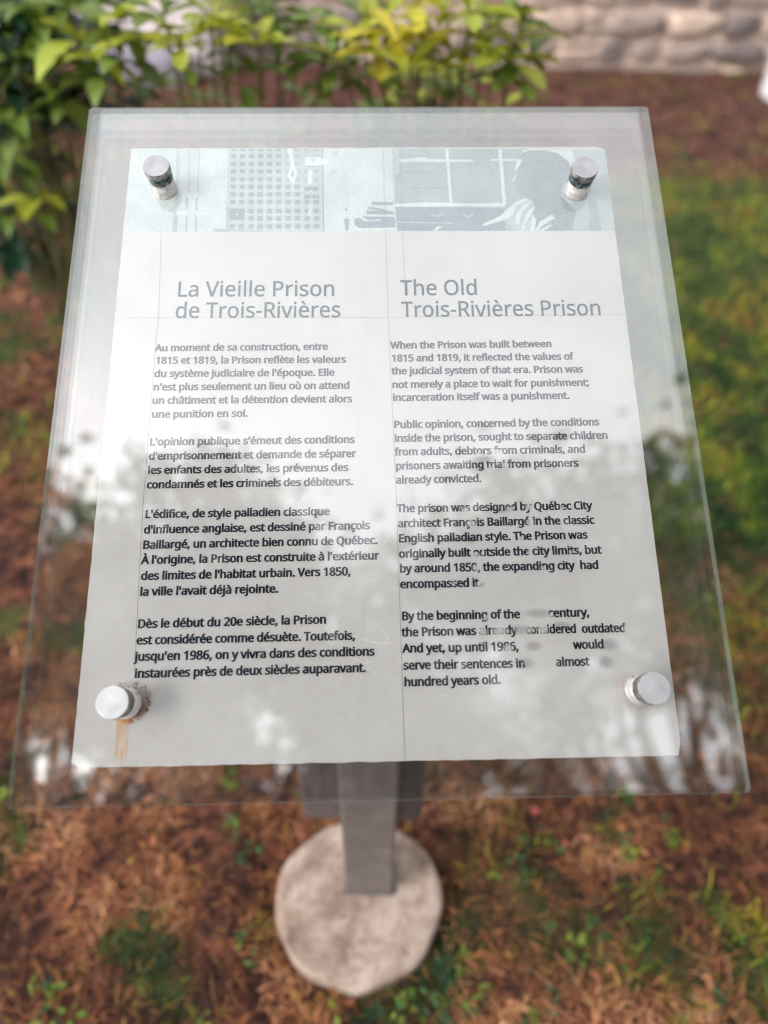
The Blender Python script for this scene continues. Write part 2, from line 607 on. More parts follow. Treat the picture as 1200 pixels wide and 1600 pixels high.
M_STEM = tint_mat('shrub_stem', 0.8, 0.0)
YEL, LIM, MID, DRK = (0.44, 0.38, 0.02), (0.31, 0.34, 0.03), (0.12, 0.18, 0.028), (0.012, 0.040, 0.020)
def shrub(label, base, tips, fill, leaf_l, leaf_w, shape, group='shrubs behind the sign', droop=0.6):
    root = empty('leafy_shrub', base)
    tag(root, label, 'shrub', group)
    V, F, K = [], [], []
    SV, SF, SK = [], [], []
    for (x, y, z, n, kind) in tips:
        col = {'y': YEL, 'l': LIM, 'm': MID, 'd': DRK}[kind]
        whorl(V, F, K, (x, y, z), n, leaf_l, leaf_w, col, 0.16, shape, droop)
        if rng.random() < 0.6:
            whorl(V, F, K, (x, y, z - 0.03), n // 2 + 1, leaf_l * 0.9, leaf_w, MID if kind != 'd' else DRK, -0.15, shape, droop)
        stem(SV, SF, SK, (base[0] + rng.uniform(-0.06, 0.06), base[1] + rng.uniform(-0.06, 0.06), 0), (x, y, z + 0.005), 0.006, 0.0022, (0.10, 0.09, 0.035), 0.05)
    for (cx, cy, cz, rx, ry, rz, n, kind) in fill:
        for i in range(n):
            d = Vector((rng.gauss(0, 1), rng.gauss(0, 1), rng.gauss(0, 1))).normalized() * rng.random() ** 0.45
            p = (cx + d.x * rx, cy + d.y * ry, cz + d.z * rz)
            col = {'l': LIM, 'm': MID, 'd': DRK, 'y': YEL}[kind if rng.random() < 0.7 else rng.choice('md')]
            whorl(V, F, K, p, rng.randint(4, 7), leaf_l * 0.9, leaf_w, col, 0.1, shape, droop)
            if rng.random() < 0.5:
                stem(SV, SF, SK, (base[0] + rng.uniform(-0.1, 0.1), base[1] + rng.uniform(-0.1, 0.1), 0), p, 0.005, 0.002, (0.09, 0.08, 0.035), 0.06)
    under(mesh('foliage', V, F, M_LEAF, smooth=True, cols=K), root)
    under(mesh('stems', SV, SF, M_STEM, smooth=True, cols=SK), root)
    return root
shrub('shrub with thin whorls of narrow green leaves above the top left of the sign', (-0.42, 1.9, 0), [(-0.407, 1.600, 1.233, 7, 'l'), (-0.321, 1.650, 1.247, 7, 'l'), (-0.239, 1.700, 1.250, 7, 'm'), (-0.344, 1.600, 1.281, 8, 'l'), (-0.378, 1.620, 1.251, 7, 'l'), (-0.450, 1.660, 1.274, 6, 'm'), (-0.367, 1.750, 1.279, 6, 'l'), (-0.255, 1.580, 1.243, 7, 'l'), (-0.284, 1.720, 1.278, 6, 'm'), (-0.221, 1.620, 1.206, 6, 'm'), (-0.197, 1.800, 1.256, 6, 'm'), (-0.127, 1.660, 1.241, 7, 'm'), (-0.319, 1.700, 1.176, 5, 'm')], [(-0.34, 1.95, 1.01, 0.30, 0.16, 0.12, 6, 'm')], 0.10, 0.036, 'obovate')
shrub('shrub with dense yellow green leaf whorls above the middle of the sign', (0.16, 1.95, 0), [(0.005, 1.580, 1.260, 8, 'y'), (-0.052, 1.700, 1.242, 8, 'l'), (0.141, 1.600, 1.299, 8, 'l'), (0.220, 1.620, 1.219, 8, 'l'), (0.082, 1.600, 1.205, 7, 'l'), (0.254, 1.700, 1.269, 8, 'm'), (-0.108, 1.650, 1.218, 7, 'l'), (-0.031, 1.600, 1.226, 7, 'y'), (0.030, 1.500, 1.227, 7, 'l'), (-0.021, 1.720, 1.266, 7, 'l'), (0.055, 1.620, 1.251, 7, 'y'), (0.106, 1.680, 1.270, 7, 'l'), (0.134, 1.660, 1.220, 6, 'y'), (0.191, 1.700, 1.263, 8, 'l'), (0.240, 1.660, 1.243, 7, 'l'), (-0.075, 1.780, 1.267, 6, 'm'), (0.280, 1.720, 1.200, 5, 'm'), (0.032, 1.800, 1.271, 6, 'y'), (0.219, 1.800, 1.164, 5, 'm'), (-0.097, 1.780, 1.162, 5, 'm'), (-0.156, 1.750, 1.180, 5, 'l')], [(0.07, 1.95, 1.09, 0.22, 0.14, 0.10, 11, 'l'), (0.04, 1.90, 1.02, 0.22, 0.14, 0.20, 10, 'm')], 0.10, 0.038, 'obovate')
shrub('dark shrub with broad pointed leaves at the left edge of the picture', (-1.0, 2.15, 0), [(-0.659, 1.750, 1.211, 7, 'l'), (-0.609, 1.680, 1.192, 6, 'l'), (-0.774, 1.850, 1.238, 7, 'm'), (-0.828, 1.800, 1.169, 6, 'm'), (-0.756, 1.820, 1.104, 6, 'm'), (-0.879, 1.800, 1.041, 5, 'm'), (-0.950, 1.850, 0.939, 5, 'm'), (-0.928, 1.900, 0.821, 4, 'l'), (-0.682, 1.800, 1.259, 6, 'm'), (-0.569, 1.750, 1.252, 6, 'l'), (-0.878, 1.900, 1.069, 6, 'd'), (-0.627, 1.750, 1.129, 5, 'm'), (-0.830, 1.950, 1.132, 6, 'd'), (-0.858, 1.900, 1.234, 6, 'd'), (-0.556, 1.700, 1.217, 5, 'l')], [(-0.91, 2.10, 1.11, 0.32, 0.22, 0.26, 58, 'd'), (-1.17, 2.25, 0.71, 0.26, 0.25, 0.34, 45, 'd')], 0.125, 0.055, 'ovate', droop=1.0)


# ---------------------------------------------------------------- trees mirrored in the glass
k = NT('tree_bark')
k.set(Base_Color=k.ramp(k.noise(14, 7, 0.65, co=k.vmap((4, 4, 0.6))), [(0.3, (0.04, 0.03, 0.025)), (0.7, (0.16, 0.12, 0.095))]), Roughness=0.95)
k.bump(k.noise(20, 5, co=k.vmap((4, 4, 0.5))), 0.8, 0.03)
M_BARK = k.mat
def limb(bm_v, bm_f, pts, r0, r1, n=8):
    base = len(bm_v)
    N = len(pts)
    for j, p in enumerate(pts):
        d = (pts[min(j + 1, N - 1)] - pts[max(j - 1, 0)]).normalized()
        q = d.to_track_quat('Z', 'Y')
        r = r0 + (r1 - r0) * j / (N - 1)
        for i in range(n):
            a = 2 * math.pi * i / n
            bm_v.append(tuple(p + q @ Vector((r * math.cos(a), r * math.sin(a), 0))))
    for j in range(N - 1):
        for i in range(n):
            bm_f.append((base + j * n + i, base + j * n + (i + 1) % n, base + (j + 1) * n + (i + 1) % n, base + (j + 1) * n + i))

def tree(label, base, centre, rad, nclump, nleaf, seed, col, gaps=()):
    r = random.Random(seed)
    root = empty('shade_tree', base)
    tag(root, label, 'tree', 'trees mirrored in the glass')
    b, c = Vector(base), Vector(centre)
    TV, TF = [], []
    fork = Vector((b.x + (c.x - b.x) * 0.3, b.y + (c.y - b.y) * 0.3, c.z - rad[2] * 0.9))
    limb(TV, TF, [b - Vector((0, 0, 0.1)), b.lerp(fork, 0.1) , b.lerp(fork, 0.5) + Vector((0.08, 0.05, 0)), fork], 0.26, 0.16, 12)
    LV, LF, LK = [], [], []
    for i in range(nclump):
        d = Vector((r.gauss(0, 1), r.gauss(0, 1), r.gauss(0, 1))).normalized() * r.uniform(0.35, 1.0) ** 0.6
        q = c + Vector((d.x * rad[0], d.y * rad[1], d.z * rad[2]))
        if any(math.hypot(q.x - gx_ - sx_ * (q.z - 6), q.y - gy_ - sy_ * (q.z - 6)) < gr_ + 0.25 for gx_, gy_, gr_, sx_, sy_ in gaps):
            continue
        if i % 9 == 0:
            mid = fork.lerp(q, 0.5) + Vector((r.uniform(-0.3, 0.3), r.uniform(-0.3, 0.3), 0.35))
            limb(TV, TF, [fork, fork.lerp(mid, 0.5) + Vector((0, 0, 0.1)), mid, q], 0.075, 0.012, 7)
        cr = r.uniform(0.32, 0.6)
        tone = r.uniform(0.6, 1.4)
        for j in range(nleaf):
            e = Vector((r.gauss(0, 0.5), r.gauss(0, 0.5), r.gauss(0, 0.38))) * cr
            p = q + e
            a = Vector((r.gauss(0, 1), r.gauss(0, 1), r.gauss(-0.2, 0.6))).normalized()
            s = a.cross(Vector((r.gauss(0, 0.5), r.gauss(0, 0.5), 1))).normalized()
            L = r.uniform(0.10, 0.18)
            k0 = len(LV)
            LV += [tuple(p), tuple(p + a * L * 0.45 + s * L * 0.3), tuple(p + a * L), tuple(p + a * L * 0.45 - s * L * 0.3)]
            LF.append((k0, k0 + 1, k0 + 2, k0 + 3))
            cc = tuple(v * tone * r.uniform(0.8, 1.2) for v in col)
            LK += [cc] * 4
    under(mesh('trunk', TV, TF, M_BARK, smooth=True), root)
    under(mesh('crown', LV, LF, M_TREE, cols=LK), root)
tree('leafy tree mirrored dark across the lower left of the glass', (-2.6, -4.6, 0), (-2.1, -4.2, 6.7), (3.0, 3.6, 2.2), 520, 80, 11, (0.045, 0.075, 0.022), ((-2.6, -3.05, 0.30, -0.48, -0.67), (-0.85, -2.55, 0.20, -0.18, -0.52)))
tree('leafy tree mirrored dark across the lower right of the glass', (3.2, -4.4, 0), (2.5, -3.85, 6.6), (3.1, 3.7, 2.2), 360, 80, 12, (0.05, 0.07, 0.02), ((2.7, -2.8, 0.55, 0.52, -0.64), (1.2, -2.2, 0.2, 0.2, -0.45)))

# ---------------------------------------------------------------- concrete footing
FX, FY, FR_, FZ = -0.034, 0.48, 0.163, 0.022
fv, ff = [], []
ns, rings = 72, [0.0, 0.25, 0.5, 0.72, 0.88, 0.955, 0.99, 1.0, 1.0]
for ri, t in enumerate(rings):
    for i in range(ns):
        a = 2 * math.pi * i / ns
        ir = 1 + 0.018 * math.sin(2 * a + 1) + 0.012 * math.sin(5 * a) + 0.01 * math.sin(9 * a + 2)
        ir += 0.055 * math.exp(-((a - 1.5 * math.pi) / 0.20) ** 2)          # the lip at the near edge
        x, y = FR_ * t * ir * math.cos(a), 0.95 * FR_ * t * ir * math.sin(a)
        z = FZ + 0.0025 * fbm(x, y, 30, 3, 4.0)
        if ri == 6: z -= 0.004
        if ri == 7: z -= 0.011
        if ri == 8: z = -0.12
        fv.append((x, y, z))
for ri in range(len(rings) - 1):
    for i in range(ns):
        ff.append((ri * ns + i, ri * ns + (i + 1) % ns, (ri + 1) * ns + (i + 1) % ns, (ri + 1) * ns + i))
k = NT('weathered_concrete')
cc = k.ramp(k.noise(22, 7, 0.62, 0.3), [(0.30, (0.20, 0.14, 0.11)), (0.48, (0.38, 0.28, 0.225)), (0.66, (0.58, 0.46, 0.39))])
spots_ = k.rng(k.noise(46, 5, 0.7), 0.56, 0.68)
k.set(Base_Color=k.mix(k.math('MULTIPLY', spots_, 0.75), cc, (0.20, 0.12, 0.09, 1)), Roughness=0.95)
k.p.inputs['Specular IOR Level'].default_value = 0.2
k.bump(k.noise(120, 6, 0.75), 0.9, 0.010)
foot = mesh('concrete_footing', fv, ff, k.mat, smooth=True)
foot.location = (FX, FY, 0)
tag(foot, 'round pale concrete footing in the grass under the sign post', 'footing')

# ---------------------------------------------------------------- the sign
SIGN = Vector((-0.0145, 0.53, FZ))
sign = empty('information_sign', SIGN)
tag(sign, 'tilted glass information sign about the old prison on a brown steel post', 'sign')
# frame of the plate: x to the right, y up along the plate, z out of its face; origin at its top left corner
PX = Vector((0.99919914, 0.03851094, 0.01086192))
PY = -Vector((0.03880656, -0.86650708, -0.49765402))
PZ = PX.cross(PY)
PM = Matrix((PX, PY, PZ)).transposed().to_4x4()
PM.translation = Vector((-0.27323916, 0.79693055, 1.30102218)) - SIGN
def on_plate(o):
    """a part of the sign built in plate coordinates"""
    o.parent = sign
    o.matrix_basis = PM
    return o
W, H = 0.5, 0.6132

# --- steel
def steel(name, a, b, metallic=0.0):
    k = NT(name)
    k.set(Base_Color=k.ramp(k.noise(18, 6, 0.6, 0.3), [(0.3, a), (0.7, b)]), Roughness=k.rng(k.noise(60, 3), 0.3, 0.7, 0.42, 0.62), Metallic=metallic)
    k.bump(k.noise(300, 3), 0.12, 0.002)
    return k.mat
M_POST = steel('brown_painted_steel', (0.095, 0.080, 0.076), (0.155, 0.130, 0.122))
M_BRKT = steel('dark_painted_steel', (0.065, 0.050, 0.052), (0.115, 0.09, 0.09))
def at_post(o):
    o.parent = sign
    o.matrix_parent_inverse = Matrix.Translation(-SIGN)
    return o
bm = bmesh.new()
box(bm, -0.061, 0.032, 0.487, 0.547, FZ - 0.03, 1.098, 0.006, 3)
at_post(bm_obj('post', bm, M_POST))
bm = bmesh.new()                                             # weld bead at the foot of the post
box(bm, -0.066, 0.037, 0.482, 0.552, FZ - 0.012, FZ + 0.006, 0.003, 2)
at_post(bm_obj('post_collar', bm, M_POST))
bm = bmesh.new()
box(bm, -0.138, 0.082, 0.549, 0.589, 0.215, 1.03, 0.012, 3)
at_post(bm_obj('back_bracket', bm, M_BRKT))
bm = bmesh.new()
box(bm, 0.13, 0.37, -0.44, -0.18, -0.026, -0.0165, 0.003, 2)
on_plate(bm_obj('mounting_plate', bm, M_BRKT))

# --- glass panes
k = NT('clear_glass')
geo = k.n('NewGeometry')
dot = k.n('VectorMath', operation='DOT_PRODUCT')
k.link(geo.outputs['Normal'], dot.inputs[0])
k.link(geo.outputs['Incoming'], dot.inputs[1])
c1 = k.math('SUBTRACT', 1.0, k.math('ABSOLUTE', dot.outputs['Value']), clamp=True)
F0 = 0.115
fres = k.math('ADD', k.math('MULTIPLY', k.math('POWER', c1, 5.0), 1 - F0), F0)
tr = k.n('BsdfTransparent')
tr.inputs['Color'].default_value = (0.972, 0.972, 0.970, 1)
gl = k.n('BsdfGlossy')
gl.inputs['Color'].default_value = (1, 1, 1, 1)
k.link(k.rng(k.noise(14, 5), 0.35, 0.75, 0.015, 0.06), gl.inputs['Roughness'])
mx = k.n('MixShader')
k.link(fres, mx.inputs[0])
k.link(tr.outputs[0], mx.inputs[1])
k.link(gl.outputs[0], mx.inputs[2])
# film of dust with rain runs
df = k.n('BsdfDiffuse')
df.inputs['Color'].default_value = (0.66, 0.65, 0.63, 1)
runs = k.noise(9, 6, 0.6, 0.2, co=k.vmap((9, 1.2, 1)))
dust = k.math('ADD', k.rng(runs, 0.42, 0.75, 0.003, 0.016), k.rng(k.noise(220, 2), 0.70, 0.82, 0.0, 0.03))
m2 = k.n('MixShader')
k.link(dust, m2.inputs[0])
k.link(mx.outputs[0], m2.inputs[1])
k.link(df.outputs[0], m2.inputs[2])
k.link(m2.outputs[0], k.out.inputs['Surface'])
M_GLASS = k.mat
k = NT('ground_glass_edge')
k.set(Base_Color=k.ramp(k.noise(30, 5), [(0.3, (0.30, 0.36, 0.33)), (0.7, (0.55, 0.58, 0.55))]), Roughness=0.35)
tr = k.n('BsdfTransparent')
tr.inputs['Color'].default_value = (0.80, 0.92, 0.87, 1)
mx = k.n('MixShader')
mx.inputs[0].default_value = 0.22
k.link(tr.outputs[0], mx.inputs[1])
k.link(k.p.outputs[0], mx.inputs[2])
k.link(mx.outputs[0], k.out.inputs['Surface'])
M_EDGE = k.mat
k = NT('polished_glass_edge')
tr = k.n('BsdfTransparent')
tr.inputs['Color'].default_value = (0.90, 0.95, 0.93, 1)
k.set(Base_Color=(0.4, 0.45, 0.43, 1), Roughness=0.3)
mx = k.n('MixShader')
mx.inputs[0].default_value = 0.08
k.link(tr.outputs[0], mx.inputs[1])
k.link(k.p.outputs[0], mx.inputs[2])
k.link(mx.outputs[0], k.out.inputs['Surface'])
M_EDGE_THIN = k.mat
def pane(u0, u1, v0, v1, z0, z1, rad=0.004, edge=M_EDGE):
    """a slab with slightly rounded corners; faces glass, rim ground glass"""
    bm = bmesh.new()
    ring = []
    for cx, cy, a0 in ((u1 - rad, -v0 - rad, 0), (u0 + rad, -v0 - rad, 90), (u0 + rad, -v1 + rad, 180), (u1 - rad, -v1 + rad, 270)):
        for i in range(5):
            a = R(a0 + i * 22.5)
            ring.append((cx + rad * math.cos(a), cy + rad * math.sin(a)))
    lo = [bm.verts.new((x, y, z0)) for x, y in ring]
    hi = [bm.verts.new((x, y, z1)) for x, y in ring]
    bm.faces.new(hi)
    bm.faces.new(lo[::-1])
    n = len(ring)
    for i in range(n):
        f = bm.faces.new((lo[i], lo[(i + 1) % n], hi[(i + 1) % n], hi[i]))
        f.material_index = 1
    return bm_obj('glass_pane', bm, [M_GLASS, edge])
front = on_plate(pane(-0.0410, 0.5450, -0.0370, 0.6415, 0.008, 0.016))
front['label'] = 'front glass pane'
rear = on_plate(pane(-0.0370, 0.5430, -0.0536, 0.6400, -0.0085, -0.0025, edge=M_EDGE_THIN))
rear['label'] = 'rear glass pane carrying the printed plate'

# --- printed plate
k = NT('printed_plate')
sx, sy, sz = k.sep()
base = k.ramp(k.noise(7, 6, 0.6, 0.2), [(0.3, lin(180, 178, 175)), (0.7, lin(196, 194, 192))])
vein = k.rng(k.noise(16, 7, 0.65, 0.9, co=k.vmap((3.0, 1, 1))), 0.60, 0.74, 0, 0.16)
base = k.mix(vein, base, lin(146, 141, 136))
grain = k.rng(k.noise(420, 2), 0.35, 0.65, 0, 0.06)
base = k.mix(grain, base, lin(120, 118, 115))
# smears where the ink has washed out
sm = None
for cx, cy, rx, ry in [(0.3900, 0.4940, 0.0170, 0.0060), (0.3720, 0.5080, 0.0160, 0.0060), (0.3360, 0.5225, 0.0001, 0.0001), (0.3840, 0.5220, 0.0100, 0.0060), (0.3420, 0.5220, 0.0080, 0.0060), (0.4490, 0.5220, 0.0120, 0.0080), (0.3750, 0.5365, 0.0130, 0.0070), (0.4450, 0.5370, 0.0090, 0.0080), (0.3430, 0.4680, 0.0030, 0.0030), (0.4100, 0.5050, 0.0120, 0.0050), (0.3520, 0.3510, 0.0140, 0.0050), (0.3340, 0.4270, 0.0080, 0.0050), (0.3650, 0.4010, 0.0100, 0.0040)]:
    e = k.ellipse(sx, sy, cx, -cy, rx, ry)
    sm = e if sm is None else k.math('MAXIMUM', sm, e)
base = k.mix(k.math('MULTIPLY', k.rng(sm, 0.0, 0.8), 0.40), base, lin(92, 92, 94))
# rust round the lower left bolt and the run below it
BX, BY = 0.0400, -0.5615
dd = k.ellipse(sx, sy, BX + 0.0035, BY + 0.000, 0.0235, 0.0225)
nz = k.noise(150, 7, 0.75, 0.8)
ring_ = k.rng(k.math('ADD', dd, k.math('MULTIPLY', nz, 0.80)), 0.56, 0.80)
rc = k.ramp(k.noise(110, 5, 0.65), [(0.35, (0.05, 0.028, 0.02)), (0.55, (0.20, 0.085, 0.04)), (0.72, (0.42, 0.24, 0.13))])
lowr = k.rng(sy, BY + 0.016, BY - 0.008, 0.35, 1.0)
base = k.mix(k.math('MULTIPLY', k.math('MULTIPLY', ring_, lowr), 0.9), base, rc)
crust = k.math('MULTIPLY', k.rng(k.noise(330, 5, 0.7, 0.4), 0.53, 0.60), k.rng(k.math('ADD', k.ellipse(sx, sy, BX + 0.005, BY + 0.001, 0.025, 0.021), k.math('MULTIPLY', k.math('SUBTRACT', k.noise(60, 3), 0.5), 0.9)), 0.22, 0.42))
base = k.mix(k.math('MULTIPLY', crust, 0.85), base, (0.035, 0.022, 0.018, 1))
foot_ = k.rng(k.math('ADD', k.ellipse(sx, sy, BX + 0.001, BY - 0.0115, 0.012, 0.009), k.math('MULTIPLY', k.math('SUBTRACT', nz, 0.5), 0.8)), 0.15, 0.5)
base = k.mix(foot_, base, lin(146, 78, 42))
bandx = k.math('MULTIPLY', k.rng(sx, 0.0330, 0.0350), k.rng(sx, 0.0452, 0.0436))
bandy = k.math('MULTIPLY', k.rng(sy, -0.5700, -0.5740), k.rng(sy, -0.6132, -0.6000, 0.25, 1.0))
run = k.math('MULTIPLY', k.math('MULTIPLY', bandx, bandy), k.rng(k.noise(95, 5, 0.65, co=k.vmap((3.2, 0.35, 1))), 0.34, 0.62, 0.12, 0.9))
base = k.mix(run, base, lin(196, 150, 98))
# faint pinkish stain round the other bolts
for bx, by in ((0.0390, -0.0530), (0.4650, -0.0540), (0.4680, -0.5605)):
    e = k.rng(k.math('ADD', k.ellipse(sx, sy, bx, by, 0.023, 0.023), k.math('MULTIPLY', nz, 0.25)), 0.28, 0.55, 0, 0.35)
    base = k.mix(e, base, lin(150, 122, 108))
k.set(Base_Color=base, Roughness=0.55)
k.p.inputs['Specular IOR Level'].default_value = 0.3
k.bump(k.noise(25, 5), 0.05, 0.002)
M_PLATE = k.mat
bm = bmesh.new()
# outline with the slightly frayed upper and lower edges of the print
out = []
def edge_pts(a, b, n, amp):
    for i in range(n):
        t = i / n
        p = Vector(a).lerp(Vector(b), t)
        d = (Vector(b) - Vector(a)).normalized()
        nn = Vector((-d.y, d.x))
        out.append(p + nn * amp * noise.fractal(Vector((p.x * 90, p.y * 90, 3)), 1, 2, 3) * (1 if 0 < i else 0))
edge_pts((0.003, 0.0), (W - 0.003, 0.0), 70, 0.0006)
edge_pts((W, -0.003), (W, -H + 0.002), 90, 0.0005)
edge_pts((W - 0.003, -H), (0.002, -H), 70, 0.0007)
edge_pts((0.0, -H + 0.003), (0.0, -0.006), 90, 0.0006)
hi = [bm.verts.new((p.x, p.y, 0.0)) for p in out]
lo = [bm.verts.new((p.x, p.y, -0.0014)) for p in out]
bm.faces.new(hi)
bm.faces.new(lo[::-1])
for i in range(len(out)):
    bm.faces.new((hi[i], hi[(i + 1) % len(out)], lo[(i + 1) % len(out)], lo[i]))
plate = on_plate(bm_obj('printed_plate', bm, M_PLATE))

# --- the old photograph printed along the top (flat print, tones only)
def ink(name, rgb, rough=0.6, nz=0.10):
    k = NT(name)
    c = lin(*rgb)
    d = tuple(v * (1 - 2.2 * nz) for v in c[:3]) + (1,)
    e = tuple(min(1, v * (1 + 1.2 * nz)) for v in c[:3]) + (1,)
    gr = k.math('ADD', k.math('MULTIPLY', k.noise(420, 3, 0.7), 0.55), k.math('MULTIPLY', k.noise(17, 4, 0.6), 0.45))
    k.set(Base_Color=k.ramp(gr, [(0.38, d), (0.62, e)]), Roughness=rough)
    k.p.inputs['Specular IOR Level'].default_value = 0.3
    return k.mat
TONE = [ink('print_pale', (184, 195, 194)), ink('print_light', (166, 178, 178)), ink('print_mid', (150, 162, 163)), ink('print_dark', (126, 143, 148)), ink('print_white', (194, 203, 201)), ink('print_figure', (140, 153, 155), 0.6, 0.14)]
